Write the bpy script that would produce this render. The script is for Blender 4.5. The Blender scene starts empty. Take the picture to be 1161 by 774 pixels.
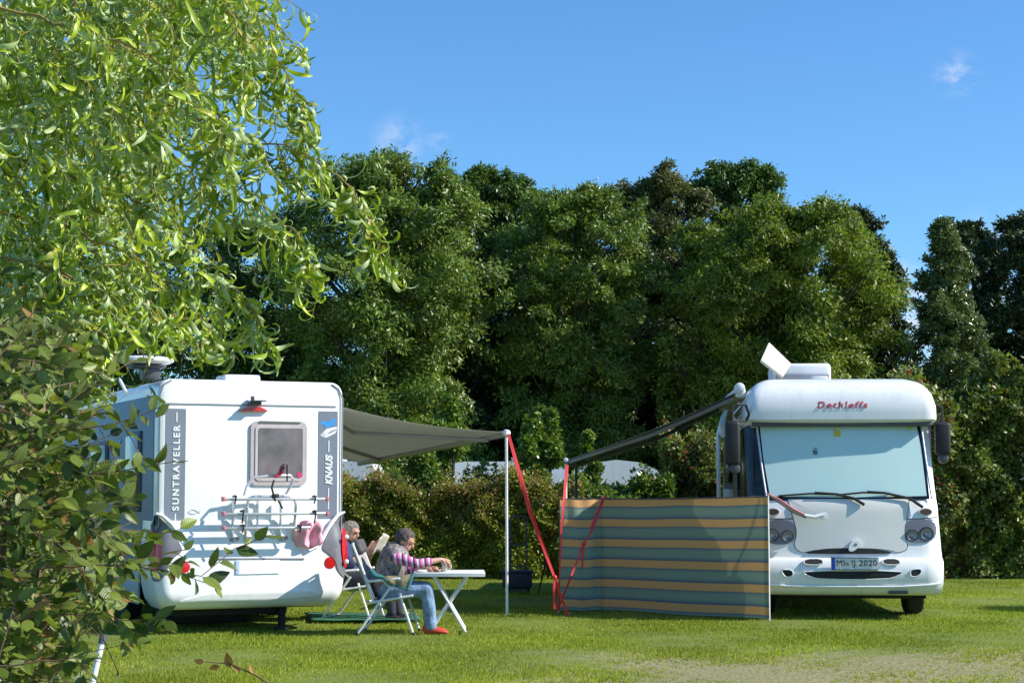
import bpy, bmesh, math, random
import numpy as np
from mathutils import Vector, Matrix, Euler
random.seed(7); RNG = np.random.default_rng(11)
R = math.radians
C = bpy.context.scene.collection
SC = bpy.context.scene

# ------------------------------------------------------------ camera, sky, sun
CAMH, F, HOR = 1.58, 1950.0, 545.0
PITCH = math.atan((HOR - 387.0) / F)
cd = bpy.data.cameras.new('camera'); cam = bpy.data.objects.new('camera', cd); C.objects.link(cam)
cd.sensor_width = 36; cd.lens = F / 1161 * 36; cd.clip_start = .1; cd.clip_end = 3000
cam.location = (0, 0, CAMH); cam.rotation_euler = (math.pi / 2 + PITCH, 0, 0)
SC.camera = cam
SUN_AZ, SUN_EL = 81.5, 36.0                 # degrees right of straight behind the camera, height
sdir = Vector((math.sin(R(SUN_AZ)) * math.cos(R(SUN_EL)), -math.cos(R(SUN_AZ)) * math.cos(R(SUN_EL)), math.sin(R(SUN_EL))))
sl = bpy.data.lights.new('sun', 'SUN'); sl.energy = 5.0; sl.angle = R(.5); sl.color = (1, .95, .87)
so = bpy.data.objects.new('sun', sl); C.objects.link(so); so.rotation_euler = sdir.to_track_quat('Z', 'Y').to_euler()
w = bpy.data.worlds.new('World'); SC.world = w; w.use_nodes = True
nt = w.node_tree; N, L = nt.nodes, nt.links
N.clear()
sky = N.new('ShaderNodeTexSky'); sky.sky_type = 'NISHITA'; sky.sun_disc = False
sky.sun_elevation = R(SUN_EL); sky.sun_rotation = math.atan2(sdir.x, sdir.y)
sky.air_density = 1.0; sky.dust_density = .3; sky.ozone_density = 2.6
bg = N.new('ShaderNodeBackground'); bg.inputs[1].default_value = .096
out = N.new('ShaderNodeOutputWorld'); tc = N.new('ShaderNodeTexCoord')
def raydir(px, py):
    u, v = (px - 580.5) / F, (387 - py) / F
    return Vector((u, math.cos(PITCH) - v * math.sin(PITCH), math.sin(PITCH) + v * math.cos(PITCH)))
# faint clouds: a direction, a radius and a strength each, broken up by noise
noi = N.new('ShaderNodeTexNoise'); noi.inputs['Scale'].default_value = 62; noi.inputs['Detail'].default_value = 7; noi.inputs['Roughness'].default_value = .62
mp = N.new('ShaderNodeMapping'); mp.inputs['Scale'].default_value = (1, 1, 1.7)
L.new(tc.outputs['Generated'], mp.inputs[0]); L.new(mp.outputs[0], noi.inputs[0])
acc = None
for (px, py, rad, st) in [(1084, 84, .017, .5), (452, 160, .020, .42), (497, 160, .009, .3), (985, 372, .055, 1.6), (1130, 300, .04, .5)]:
    d = raydir(px, py).normalized()
    di = N.new('ShaderNodeVectorMath'); di.operation = 'DISTANCE'; di.inputs[1].default_value = d
    nrm = N.new('ShaderNodeVectorMath'); nrm.operation = 'NORMALIZE'
    L.new(tc.outputs['Generated'], nrm.inputs[0]); L.new(nrm.outputs[0], di.inputs[0])
    mr = N.new('ShaderNodeMapRange'); mr.interpolation_type = 'SMOOTHSTEP'
    mr.inputs[1].default_value = 0; mr.inputs[2].default_value = rad; mr.inputs[3].default_value = st; mr.inputs[4].default_value = 0
    L.new(di.outputs['Value'], mr.inputs[0])
    if acc is None: acc = mr.outputs[0]
    else:
        a = N.new('ShaderNodeMath'); a.operation = 'ADD'; L.new(acc, a.inputs[0]); L.new(mr.outputs[0], a.inputs[1]); acc = a.outputs[0]
cr = N.new('ShaderNodeMapRange'); cr.inputs[1].default_value = .42; cr.inputs[2].default_value = .66
L.new(noi.outputs[0], cr.inputs[0])
mu = N.new('ShaderNodeMath'); mu.operation = 'MULTIPLY'; mu.use_clamp = True; L.new(acc, mu.inputs[0]); L.new(cr.outputs[0], mu.inputs[1])
mx = N.new('ShaderNodeMix'); mx.data_type = 'RGBA'; mx.inputs['B'].default_value = (7.5, 7.4, 8.2, 1)
hs = N.new('ShaderNodeHueSaturation'); hs.inputs['Saturation'].default_value = 1.0
tint = N.new('ShaderNodeVectorMath'); tint.operation = 'MULTIPLY'; tint.inputs[1].default_value = (.64, 1.06, 1.42)
L.new(sky.outputs[0], tint.inputs[0]); L.new(tint.outputs[0], hs.inputs['Color'])
L.new(mu.outputs[0], mx.inputs['Factor']); L.new(hs.outputs[0], mx.inputs['A']); L.new(mx.outputs['Result'], bg.inputs[0]); L.new(bg.outputs[0], out.inputs[0])
SC.view_settings.view_transform = 'Standard'; SC.view_settings.look = 'None'
SC.view_settings.exposure = .45; SC.view_settings.gamma = 1
SC.cycles.max_bounces = 8; SC.cycles.transparent_max_bounces = 8

# ------------------------------------------------------------ helpers
def hx(s):
    s = s.lstrip('#'); c = [int(s[i:i + 2], 16) / 255 for i in (0, 2, 4)]
    return tuple((v / 12.92 if v < .04045 else ((v + .055) / 1.055) ** 2.4) for v in c) + (1,)
def mat(name, col, rough=.5, metal=0, noise=.12, nscale=6, bump=0, bscale=40, spec=.5, coat=0, transl=0, dirt=0):
    m = bpy.data.materials.new(name); m.use_nodes = True; n, l = m.node_tree.nodes, m.node_tree.links
    p = n['Principled BSDF']; p.inputs['Roughness'].default_value = rough; p.inputs['Metallic'].default_value = metal
    p.inputs['Specular IOR Level'].default_value = spec; p.inputs['Coat Weight'].default_value = coat; p.inputs['Coat Roughness'].default_value = .08
    col = tuple(col)[:3] + (1,)
    t = n.new('ShaderNodeTexCoord'); nz = n.new('ShaderNodeTexNoise'); nz.inputs['Scale'].default_value = nscale; nz.inputs['Detail'].default_value = 5
    l.new(t.outputs['Object'], nz.inputs[0])
    mr = n.new('ShaderNodeMapRange'); mr.inputs[1].default_value = .3; mr.inputs[2].default_value = .7; mr.inputs[3].default_value = 1 - noise; mr.inputs[4].default_value = 1 + noise * .5
    l.new(nz.outputs[0], mr.inputs[0])
    vm = n.new('ShaderNodeVectorMath'); vm.operation = 'SCALE'; vm.inputs[0].default_value = col[:3]; l.new(mr.outputs[0], vm.inputs['Scale'])
    l.new(vm.outputs[0], p.inputs['Base Color'])
    if bump:
        b2 = n.new('ShaderNodeTexNoise'); b2.inputs['Scale'].default_value = bscale; b2.inputs['Detail'].default_value = 4
        l.new(t.outputs['Object'], b2.inputs[0]); bp = n.new('ShaderNodeBump'); bp.inputs['Strength'].default_value = bump; bp.inputs['Distance'].default_value = .02
        l.new(b2.outputs[0], bp.inputs['Height']); l.new(bp.outputs[0], p.inputs['Normal'])
    if transl:
        tr = n.new('ShaderNodeBsdfTranslucent'); l.new(vm.outputs[0], tr.inputs[0]); ms = n.new('ShaderNodeMixShader'); ms.inputs[0].default_value = transl
        l.new(p.outputs[0], ms.inputs[1]); l.new(tr.outputs[0], ms.inputs[2]); l.new(ms.outputs[0], n['Material Output'].inputs[0])
    return m
def streaks(m, amt=.16):
    n, l = m.node_tree.nodes, m.node_tree.links; p = n['Principled BSDF']; src = p.inputs['Base Color'].links[0].from_socket
    t = n.new('ShaderNodeTexCoord'); mp_ = n.new('ShaderNodeMapping'); mp_.inputs['Scale'].default_value = (9, 9, .8); l.new(t.outputs['Object'], mp_.inputs[0])
    z = n.new('ShaderNodeTexNoise'); z.inputs['Scale'].default_value = 1.6; z.inputs['Detail'].default_value = 6; z.inputs['Roughness'].default_value = .65; l.new(mp_.outputs[0], z.inputs[0])
    r = n.new('ShaderNodeMapRange'); r.inputs[1].default_value = .52; r.inputs[2].default_value = .75; r.inputs[3].default_value = 0; r.inputs[4].default_value = amt; l.new(z.outputs[0], r.inputs[0])
    x = n.new('ShaderNodeMix'); x.data_type = 'RGBA'; x.inputs['B'].default_value = (.42, .40, .34, 1); l.new(r.outputs[0], x.inputs['Factor']); l.new(src, x.inputs['A']); l.new(x.outputs['Result'], p.inputs['Base Color'])
def leafmat(name, c1, c2, back=None, rough=.45, transl=.3, spec=.5, tcol=1.5, nvar=.3, c3=None, c3p=.97):
    """leaf colour varies from leaf to leaf (face attribute 'tint') and over the crown (noise)"""
    m = bpy.data.materials.new(name); m.use_nodes = True; n, l = m.node_tree.nodes, m.node_tree.links
    p = n['Principled BSDF']; p.inputs['Roughness'].default_value = rough; p.inputs['Specular IOR Level'].default_value = spec
    at = n.new('ShaderNodeAttribute'); at.attribute_name = 'tint'
    ra = n.new('ShaderNodeValToRGB'); e = ra.color_ramp.elements
    e[0].color = tuple(c1) + (1,); e[0].position = 0; e[1].color = tuple(c2) + (1,); e[1].position = c3p - .03 if c3 else 1
    if c3: x = e.new(c3p); x.color = tuple(c3) + (1,)
    l.new(at.outputs['Fac'], ra.inputs[0])
    t = n.new('ShaderNodeTexCoord'); nz = n.new('ShaderNodeTexNoise'); nz.inputs['Scale'].default_value = .9; nz.inputs['Detail'].default_value = 3
    l.new(t.outputs['Object'], nz.inputs[0])
    mr = n.new('ShaderNodeMapRange'); mr.inputs[1].default_value = .3; mr.inputs[2].default_value = .7; mr.inputs[3].default_value = 1 - nvar; mr.inputs[4].default_value = 1 + nvar
    l.new(nz.outputs[0], mr.inputs[0]); vm = n.new('ShaderNodeVectorMath'); vm.operation = 'SCALE'; l.new(ra.outputs[0], vm.inputs[0]); l.new(mr.outputs[0], vm.inputs['Scale'])
    colo = vm.outputs[0]
    if back:
        g = n.new('ShaderNodeNewGeometry'); mx = n.new('ShaderNodeMix'); mx.data_type = 'RGBA'; mx.inputs['B'].default_value = tuple(back) + (1,)
        l.new(g.outputs['Backfacing'], mx.inputs['Factor']); l.new(colo, mx.inputs['A']); colo = mx.outputs['Result']
    l.new(colo, p.inputs['Base Color'])
    tr = n.new('ShaderNodeBsdfTranslucent'); v2 = n.new('ShaderNodeVectorMath'); v2.operation = 'MULTIPLY'; v2.inputs[1].default_value = (tcol * 1.05, tcol * 1.1, tcol * .5)
    l.new(vm.outputs[0], v2.inputs[0]); l.new(v2.outputs[0], tr.inputs[0])
    ms = n.new('ShaderNodeMixShader'); ms.inputs[0].default_value = transl; l.new(p.outputs[0], ms.inputs[1]); l.new(tr.outputs[0], ms.inputs[2])
    l.new(ms.outputs[0], n['Material Output'].inputs[0])
    return m
def hitD(px, py, D):                      # point at depth D (world y) seen at a photo pixel
    d = raydir(px, py); t = D / d.y
    return Vector((d.x * t, D, CAMH + d.z * t))
def hitG(px, py):                         # point on the lawn
    d = raydir(px, py); t = -CAMH / d.z
    return Vector((d.x * t, d.y * t, 0))
class Frame:                              # a vertical face of a vehicle: pixel -> local X, Z
    def __init__(s, P0, deg): s.P = Vector(P0); s.c, s.s = math.cos(R(deg)), math.sin(R(deg))
    def __call__(s, px, py, off=0):
        d = raydir(px, py); n = Vector((s.s, -s.c, 0)); P = s.P + n * off
        t = n.dot(P - Vector((0, 0, CAMH))) / n.dot(d); q = Vector((0, 0, CAMH)) + d * t - s.P
        return (q.x * s.c + q.y * s.s, q.z + s.P.z)
def empty(name, loc=(0, 0, 0), rz=0, label=None, cat=None, group=None, kind=None, parent=None):
    o = bpy.data.objects.new(name, None); C.objects.link(o); o.location = loc; o.rotation_euler = (0, 0, R(rz)); o.empty_display_size = .2
    if parent: o.parent = parent
    return tag(o, label, cat, group, kind)
def tag(o, label=None, cat=None, group=None, kind=None):
    if label: o['label'] = label
    if cat: o['category'] = cat
    if group: o['group'] = group
    if kind: o['kind'] = kind
    return o
def copy_tree(o, parent=None):
    c = o.copy(); C.objects.link(c)
    if parent: c.parent = parent
    for ch in list(o.children): copy_tree(ch, c)
    return c
class MB:
    def __init__(s): s.bm = bmesh.new()
    def box(s, c, size, rot=None, bev=0, seg=2):
        g = bmesh.ops.create_cube(s.bm, size=1); vs = g['verts']
        M = Matrix.Translation(c) @ (rot.to_matrix().to_4x4() if rot else Matrix()) @ Matrix.Diagonal((*size, 1))
        bmesh.ops.transform(s.bm, matrix=M, verts=vs)
        if bev:
            es = list({e for v in vs for e in v.link_edges}); bmesh.ops.bevel(s.bm, geom=es, offset=bev, segments=seg, profile=.5, affect='EDGES')
        return s
    def tube(s, pts, r, n=8, caps=True, close=False):
        pts = [Vector(p) for p in pts]; m = len(pts); rs = r if isinstance(r, (list, tuple)) else [r] * m
        rings = []; up = None
        for i, p in enumerate(pts):
            if close: t = (pts[(i + 1) % m] - pts[i - 1]).normalized()
            else: t = (pts[min(i + 1, m - 1)] - pts[max(i - 1, 0)]).normalized()
            if up is None: up = t.orthogonal().normalized()
            up = (up - t * up.dot(t)); up = up.normalized() if up.length > 1e-6 else t.orthogonal().normalized()
            b = t.cross(up)
            rings.append([s.bm.verts.new(p + (up * math.cos(a) + b * math.sin(a)) * rs[i]) for a in [2 * math.pi * k / n for k in range(n)]])
        for i in range(m if close else m - 1):
            A, B = rings[i], rings[(i + 1) % m]
            for k in range(n): s.bm.faces.new((A[k], A[(k + 1) % n], B[(k + 1) % n], B[k]))
        if caps and not close: s.bm.faces.new(rings[0][::-1]); s.bm.faces.new(rings[-1])
        return s
    def loft(s, rings, cap=True):
        V = [[s.bm.verts.new(p) for p in r] for r in rings]; n = len(V[0])
        for A, B in zip(V, V[1:]):
            for k in range(n): s.bm.faces.new((A[k], A[(k + 1) % n], B[(k + 1) % n], B[k]))
        if cap: s.bm.faces.new(V[0][::-1]); s.bm.faces.new(V[-1])
        return s
    def disc(s, c, r, th, ax='Y', n=24):        # a flat round piece, its axis along Y, X or Z
        ex = {'Y': Vector((0, 1, 0)), 'X': Vector((1, 0, 0)), 'Z': Vector((0, 0, 1))}[ax]; c = Vector(c)
        return s.tube([c - ex * th / 2, c + ex * th / 2], r, n)
    def lathe(s, c, prof, ax='Z', n=24):
        c = Vector(c); rings = []
        for (r, h) in prof:
            rr = []
            for k in range(n):
                a = 2 * math.pi * k / n; u, v = math.cos(a) * r, math.sin(a) * r
                rr.append(c + {'Z': Vector((u, v, h)), 'X': Vector((h, u, v)), 'Y': Vector((u, -h, v))}[ax])
            rings.append(rr)
        return s.loft(rings)
    def patch(s, outl, fn, off=.004, th=.02, cx=None, levels=(1, .8, .55, .3)):
        """a panel with the outline outl (x, z) that follows the surface y = fn(x, z), off proud of it"""
        n = len(outl); ox = sum(p[0] for p in outl) / n; oz = sum(p[1] for p in outl) / n
        if cx: ox, oz = cx
        back = [s.bm.verts.new((x, fn(x, z) - off + th, z)) for x, z in outl]
        prev = back
        for f in levels:
            ring = []
            for x, z in outl:
                X, Z = ox + (x - ox) * f, oz + (z - oz) * f; ring.append(s.bm.verts.new((X, fn(X, Z) - off, Z)))
            for k in range(n): s.bm.faces.new((prev[k], prev[(k + 1) % n], ring[(k + 1) % n], ring[k]))
            prev = ring
        c = s.bm.verts.new((ox, fn(ox, oz) - off, oz))
        for k in range(n): s.bm.faces.new((prev[k], prev[(k + 1) % n], c))
        return s
    def quad(s, *p): s.bm.faces.new([s.bm.verts.new(q) for q in p]); return s
    def grid(s, f, nu, nv):
        V = [[s.bm.verts.new(f(i / nu, j / nv)) for j in range(nv + 1)] for i in range(nu + 1)]
        for i in range(nu):
            for j in range(nv): s.bm.faces.new((V[i][j], V[i + 1][j], V[i + 1][j + 1], V[i][j + 1]))
        return s
    def build(s, name, m, parent=None, smooth=True, ang=35, solid=0):
        bmesh.ops.recalc_face_normals(s.bm, faces=s.bm.faces) if not solid else None
        me = bpy.data.meshes.new(name); s.bm.to_mesh(me); s.bm.free()
        if smooth:
            for p in me.polygons: p.use_smooth = True
            me.set_sharp_from_angle(angle=R(ang))
        o = bpy.data.objects.new(name, me); C.objects.link(o); me.materials.append(m)
        if parent: o.parent = parent
        if solid:
            md = o.modifiers.new('s', 'SOLIDIFY'); md.thickness = solid; md.offset = 0
        return o
def rring(x0, x1, y0, y1, r, z, n=5, rb=None):           # rounded rectangle ring at height z
    rb = r if rb is None else rb; pts = []
    for (cx, cy, a0, q) in ((x1 - r, y0 + r, -90, r), (x1 - rb, y1 - rb, 0, rb), (x0 + rb, y1 - rb, 90, rb), (x0 + r, y0 + r, 180, r)):
        for k in range(n + 1):
            a = R(a0 + 90 * k / n); pts.append((cx + q * math.cos(a), cy + q * math.sin(a), z))
    return pts
def rr2(x0, x1, z0, z1, r=.02, n=4):
    x0, x1 = min(x0, x1), max(x0, x1); z0, z1 = min(z0, z1), max(z0, z1)
    return [(p[0], p[1]) for p in rring(x0, x1, z0, z1, min(r, (x1 - x0) / 2.01, (z1 - z0) / 2.01), 0, n)]
def circ(x, z, rx, rz=None, n=20): rz = rz or rx; return [(x + rx * math.cos(2 * math.pi * k / n), z + rz * math.sin(2 * math.pi * k / n)) for k in range(n)]
def smoothpoly(p, it=2):
    for _ in range(it):
        q = []
        for a, b in zip(p, p[1:] + p[:1]):
            q += [(a[0] * .75 + b[0] * .25, a[1] * .75 + b[1] * .25), (a[0] * .25 + b[0] * .75, a[1] * .25 + b[1] * .75)]
        p = q
    return p
def lettering(body, size, m, parent, M, sx=1, shear=0, bold=0, space=1, depth=.002, name='lettering', fit=None, surf=None):
    cu = bpy.data.curves.new(name, 'FONT'); cu.body = body; cu.size = size; cu.shear = shear; cu.offset = bold; cu.space_character = space
    cu.extrude = depth; cu.align_x = 'CENTER'; cu.align_y = 'CENTER'
    t = bpy.data.objects.new('t', cu); C.objects.link(t); bpy.context.view_layer.update()
    me = bpy.data.meshes.new_from_object(t.evaluated_get(bpy.context.evaluated_depsgraph_get())); bpy.data.objects.remove(t)
    
    if fit:                                  # (length, cap height)
        co = np.empty(len(me.vertices) * 3, np.float32); me.vertices.foreach_get('co', co); co = co.reshape(-1, 3)
        lo, hi = co.min(0), co.max(0); me.transform(Matrix.Diagonal((fit[0] / (hi[0] - lo[0]), fit[1] / (hi[1] - lo[1]), 1, 1)) @ Matrix.Translation((-(lo[0] + hi[0]) / 2, -(lo[1] + hi[1]) / 2, 0)))
    me.transform(M @ Matrix.Diagonal((sx, 1, 1, 1)))
    if surf and not callable(surf):
        from mathutils.bvhtree import BVHTree
        sm = surf.data; tree_ = BVHTree.FromPolygons([v.co for v in sm.vertices], [tuple(p.vertices) for p in sm.polygons])
        surf = lambda x, z: (tree_.ray_cast(Vector((x, -9, z)), Vector((0, 1, 0)))[0] or Vector((0, M.translation.y, 0))).y + .0015
    if surf:
        y0 = M.translation.y
        for v in me.vertices: v.co.y = surf(v.co.x, v.co.z) - .007 + (v.co.y - y0)
    me.materials.clear(); me.materials.append(m)
    o = bpy.data.objects.new(name, me); C.objects.link(o); o.parent = parent; return o
def face_mat(x, y, z, roll=0):         # lettering standing on a face that looks towards -Y
    return Matrix.Translation((x, y, z)) @ Matrix.Rotation(R(90), 4, 'X') @ Matrix.Rotation(R(roll), 4, 'Z')
def scatter(name, tmpls, pos, rot, sc, m, parent=None, tint=None, smooth=False):
    """one mesh of many leaves: tmpls = [(verts (n,3), faces (f,k))], pos (N,3), rot (N,3,3) columns = leaf axes, sc (N,) or (N,3)"""
    Nn = len(pos); which = RNG.integers(0, len(tmpls), Nn); sc = np.asarray(sc, float)
    if sc.ndim == 1: sc = np.repeat(sc[:, None], 3, 1)
    tint = RNG.random(Nn) if tint is None else tint
    VS, FS, TS, base = [], [], [], 0
    for i, (tv, tf) in enumerate(tmpls):
        idx = np.where(which == i)[0]
        if not len(idx): continue
        v = tv[None, :, :] * sc[idx][:, None, :]
        v = np.einsum('nij,nvj->nvi', rot[idx], v) + pos[idx][:, None, :]
        f = tf[None] + (np.arange(len(idx)) * len(tv))[:, None, None] + base
        VS.append(v.reshape(-1, 3)); FS.append(f.reshape(-1, tf.shape[1])); TS.append(np.repeat(tint[idx], len(tf))); base += len(idx) * len(tv)
    V = np.concatenate(VS); Fc = np.concatenate(FS); T = np.concatenate(TS)
    me = bpy.data.meshes.new(name); me.vertices.add(len(V)); me.vertices.foreach_set('co', V.astype(np.float32).ravel())
    k = Fc.shape[1]; me.loops.add(Fc.size); me.polygons.add(len(Fc))
    me.loops.foreach_set('vertex_index', Fc.astype(np.int32).ravel())
    me.polygons.foreach_set('loop_start', np.arange(0, Fc.size, k, dtype=np.int32))
    me.polygons.foreach_set('use_smooth', np.full(len(Fc), smooth))
    me.update(calc_edges=True)
    a = me.attributes.new('tint', 'FLOAT', 'FACE'); a.data.foreach_set('value', T.astype(np.float32))
    me.materials.append(m); o = bpy.data.objects.new(name, me); C.objects.link(o)
    if parent: o.parent = parent
    return o
def unit(a): return a / np.maximum(np.linalg.norm(a, axis=-1, keepdims=True), 1e-9)
def frames(axis, normal):               # leaf frames: x = axis (its length), z = normal
    x = unit(axis); z = unit(normal - x * (normal * x).sum(-1, keepdims=True)); y = np.cross(z, x)
    return np.stack([x, y, z], -1)
QUADLEAF = [(np.array([[0, 0, 0], [.5, -.28, .06], [1, 0, -.05], [.5, .28, .06]], float), np.array([[0, 1, 2, 3]])),
            (np.array([[0, 0, 0], [.4, -.33, -.05], [1, .05, .05], [.45, .3, .1]], float), np.array([[0, 1, 2, 3]]))]

# ------------------------------------------------------------ materials
WHITE = mat('white_gelcoat', (.84, .84, .82), .32, noise=.05, nscale=3, coat=.3)
streaks(WHITE, .30)
WHITE2 = mat('white_plastic', (.78, .78, .76), .45, noise=.05)
HOODM = mat('hood_grey_white', (.72, .70, .64), .35, noise=.01, coat=.3)
SKIRT = mat('side_skirt', (.36, .40, .42), .45)
GREY = mat('grey_film', (.19, .215, .26), .45, noise=.05)
DGREY = mat('dark_grey_plastic', (.07, .072, .08), .5)
LGREY = mat('light_grey_plastic', (.28, .28, .31), .4)
BLACK = mat('black_rubber', (.014, .014, .015), .6, noise=.3)
BLACKG = mat('black_gloss', (.012, .012, .015), .15)
UNDER = mat('underbody', (.02, .019, .018), .85, noise=.4)
ALU = mat('anodised_aluminium', (.62, .62, .63), .35, .6, noise=.06)
WTUBE = mat('white_tube', (.75, .75, .74), .35)
GLASSD = mat('dark_window', (.012, .016, .022), .06, noise=.3, spec=.8)
GLASSC = mat('curtained_window', (.17, .14, .145), .10, noise=.4, nscale=5, spec=.7)
PINKG = mat('pinkish_window_frame', (.50, .42, .41), .5)
RED = mat('red_lens', (.62, .012, .015), .18, coat=.5, noise=.1)
REDL = mat('red_lettering', (.50, .05, .08), .5)
BLUEF = mat('blue_film', (.05, .32, .75), .4)
BLIND = mat('thermal_blind', (.54, .74, .70), .35, noise=.03, nscale=2, coat=.9)
STRAP = mat('red_strap', (.75, .035, .045), .55, noise=.15, transl=.1)
AWN = mat('awning_cloth', (.42, .42, .37), .8, noise=.06, transl=.55, bump=.1)
AWN2 = mat('awning_cloth_grey', (.16, .165, .16), .8, noise=.06, transl=.15)
LAMPG = mat('lamp_glass', (.30, .31, .34), .1, .3, noise=.2)
ORANGE = mat('amber_lens', (.10, .05, .02), .2)
TYRE = mat('tyre_rubber', (.022, .021, .020), .85, noise=.3, bump=.3)
PINKC = mat('faded_pink_plastic', (.60, .16, .20), .5)
PINK = mat('pink_cloth', (.88, .42, .50), .7, noise=.35, nscale=9)
YEL = mat('yellow_sticker', (.7, .55, .05), .5)

exec_parts = []
# ------------------------------------------------------------ ground
def bare(x, y):        # 0 lawn .. 1 worn sandy soil
    v = (np.sin(x * 1.3 + 1.7) * np.cos(y * 1.9 + x * .4) + .6 * np.sin(x * 3.1 + y * 2.3) + .45 * np.sin(x * 6.3 - y * 5.1 + 2) + .35 * np.sin(x * 11.7 + y * 13.1) + .3 * np.sin(x * 23 - y * 19 + 1)) / 2.7
    zone = np.clip((18.2 - y) / 3.2, 0, 1) * np.clip((x + 1.6) / 3.0, 0, 1)
    strip = np.exp(-((y - 16.9) / .5) ** 2) * np.exp(-((x + 2.4) / 1.3) ** 2) * .7
    v = v * .75 + .45 * (np.sin(x * 31 + 2 * np.sin(y * 9)) * np.sin(y * 27 + 2 * np.sin(x * 8)) + .6 * np.sin(x * 53 + y * 17) * np.sin(y * 49 - x * 21)); return np.clip((v + 1.14) * zone * .9 + (v + .7) * strip * .8 - .38, 0, 1)
def ground():
    xs = np.unique(np.concatenate([np.linspace(-900, -12, 12), np.arange(-12, 14, .12), np.linspace(14, 900, 12)]))
    ys = np.unique(np.concatenate([np.linspace(-300, 11, 8), np.arange(11, 30, .12), np.linspace(30, 1500, 14)]))
    X, Y = np.meshgrid(xs, ys, indexing='ij'); near = ((np.abs(X) < 13) & (Y > 10) & (Y < 31))
    Z = np.where(near, .012 * np.sin(X * 2.1 + 1) * np.sin(Y * 1.7) - .012, -.012)
    V = np.stack([X, Y, Z], -1).reshape(-1, 3); ny = len(ys)
    i, j = np.meshgrid(np.arange(len(xs) - 1), np.arange(ny - 1), indexing='ij'); a = (i * ny + j).ravel()
    Fc = np.stack([a, a + ny, a + ny + 1, a + 1], -1)
    me = bpy.data.meshes.new('ground'); me.vertices.add(len(V)); me.vertices.foreach_set('co', V.astype(np.float32).ravel())
    me.loops.add(Fc.size); me.polygons.add(len(Fc)); me.loops.foreach_set('vertex_index', Fc.astype(np.int32).ravel())
    me.polygons.foreach_set('loop_start', np.arange(0, Fc.size, 4, dtype=np.int32)); me.update(calc_edges=True)
    at = me.attributes.new('bare', 'FLOAT', 'POINT'); at.data.foreach_set('value', bare(X, Y).ravel().astype(np.float32))
    m = bpy.data.materials.new('lawn_soil'); m.use_nodes = True; n, l = m.node_tree.nodes, m.node_tree.links; p = n['Principled BSDF']; p.inputs['Roughness'].default_value = .95
    a1 = n.new('ShaderNodeAttribute'); a1.attribute_name = 'bare'; t = n.new('ShaderNodeTexCoord')
    def nz(sc, det=6): q = n.new('ShaderNodeTexNoise'); q.inputs['Scale'].default_value = sc; q.inputs['Detail'].default_value = det; l.new(t.outputs['Object'], q.inputs[0]); return q
    n1, n2, n3 = nz(1.1), nz(26), nz(9)
    g = n.new('ShaderNodeValToRGB'); g.color_ramp.elements[0].color = (.085, .13, .012, 1); g.color_ramp.elements[1].color = (.19, .23, .024, 1); g.color_ramp.elements[0].position = .3; g.color_ramp.elements[1].position = .7
    ad = n.new('ShaderNodeMath'); ad.operation = 'ADD'; l.new(n1.outputs[0], ad.inputs[0]); l.new(n2.outputs[0], ad.inputs[1]); h = n.new('ShaderNodeMath'); h.operation = 'MULTIPLY'; h.inputs[1].default_value = .5; l.new(ad.outputs[0], h.inputs[0]); l.new(h.outputs[0], g.inputs[0])
    s = n.new('ShaderNodeValToRGB'); s.color_ramp.elements[0].color = (.15, .15, .045, 1); s.color_ramp.elements[1].color = (.36, .31, .15, 1); s.color_ramp.elements[0].position = .35; s.color_ramp.elements[1].position = .7; l.new(n2.outputs[0], s.inputs[0])
    e = n.new('ShaderNodeMath'); e.operation = 'MULTIPLY_ADD'; e.inputs[1].default_value = 2.2; l.new(a1.outputs['Fac'], e.inputs[0])
    e2 = n.new('ShaderNodeMath'); e2.operation = 'SUBTRACT'; e2.inputs[1].default_value = .62; l.new(n3.outputs[0], e2.inputs[0]); l.new(e2.outputs[0], e.inputs[2]); e.use_clamp = True
    mx = n.new('ShaderNodeMix'); mx.data_type = 'RGBA'; l.new(e.outputs[0], mx.inputs['Factor']); l.new(g.outputs[0], mx.inputs['A']); l.new(s.outputs[0], mx.inputs['B']); l.new(mx.outputs['Result'], p.inputs['Base Color'])
    bp = n.new('ShaderNodeBump'); bp.inputs['Strength'].default_value = .6; bp.inputs['Distance'].default_value = .03; l.new(n2.outputs[0], bp.inputs['Height']); l.new(bp.outputs[0], p.inputs['Normal'])
    me.materials.append(m); o = bpy.data.objects.new('ground', me); C.objects.link(o); tag(o, kind='structure', label='lawn of the campsite with worn sandy patches')
    # grass blades
    Nb = 430000
    y = 12.8 + 16.2 * RNG.random(Nb) ** 1.25; x = (RNG.random(Nb) - .5) * 2 * (y * .40 + .3)
    clump = np.sin(x * 4.1 + np.sin(y * 3.3) * 2) * np.sin(y * 5.7 + np.sin(x * 2.9)) ; keep = (RNG.random(Nb) > bare(x, y) * 1.25)
    x, y, clump = x[keep], y[keep], clump[keep]; n_ = len(x)
    h = (.020 + .024 * RNG.random(n_) + .010 * clump) * (1 - .55 * bare(x, y)); a = RNG.random(n_) * 6.283; tl = RNG.random(n_) * .9
    ax = np.stack([np.cos(a) * tl, np.sin(a) * tl, np.ones(n_)], -1); nr = np.stack([np.cos(a + 1.3), np.sin(a + 1.3), .2 * np.ones(n_)], -1)
    T = [(np.array([[0, -.5, 0], [0, .5, 0], [1, 0, 0]], float), np.array([[0, 1, 2]])), (np.array([[0, -.5, 0], [0, .5, 0], [1, .3, .3]], float), np.array([[0, 1, 2]]))]
    big = np.sin(x * .9 + 2) * np.sin(y * 1.1 + .5) * .14 + .10 * np.sin(x * 2.7 + y * 1.3) * np.sin(y * 3.1 - x) + .16 * np.clip((17.5 - y) / 3, 0, 1)
    dry = np.clip(bare(x, y) * .8 + .1 * (clump < -.6), 0, 1)
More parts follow.
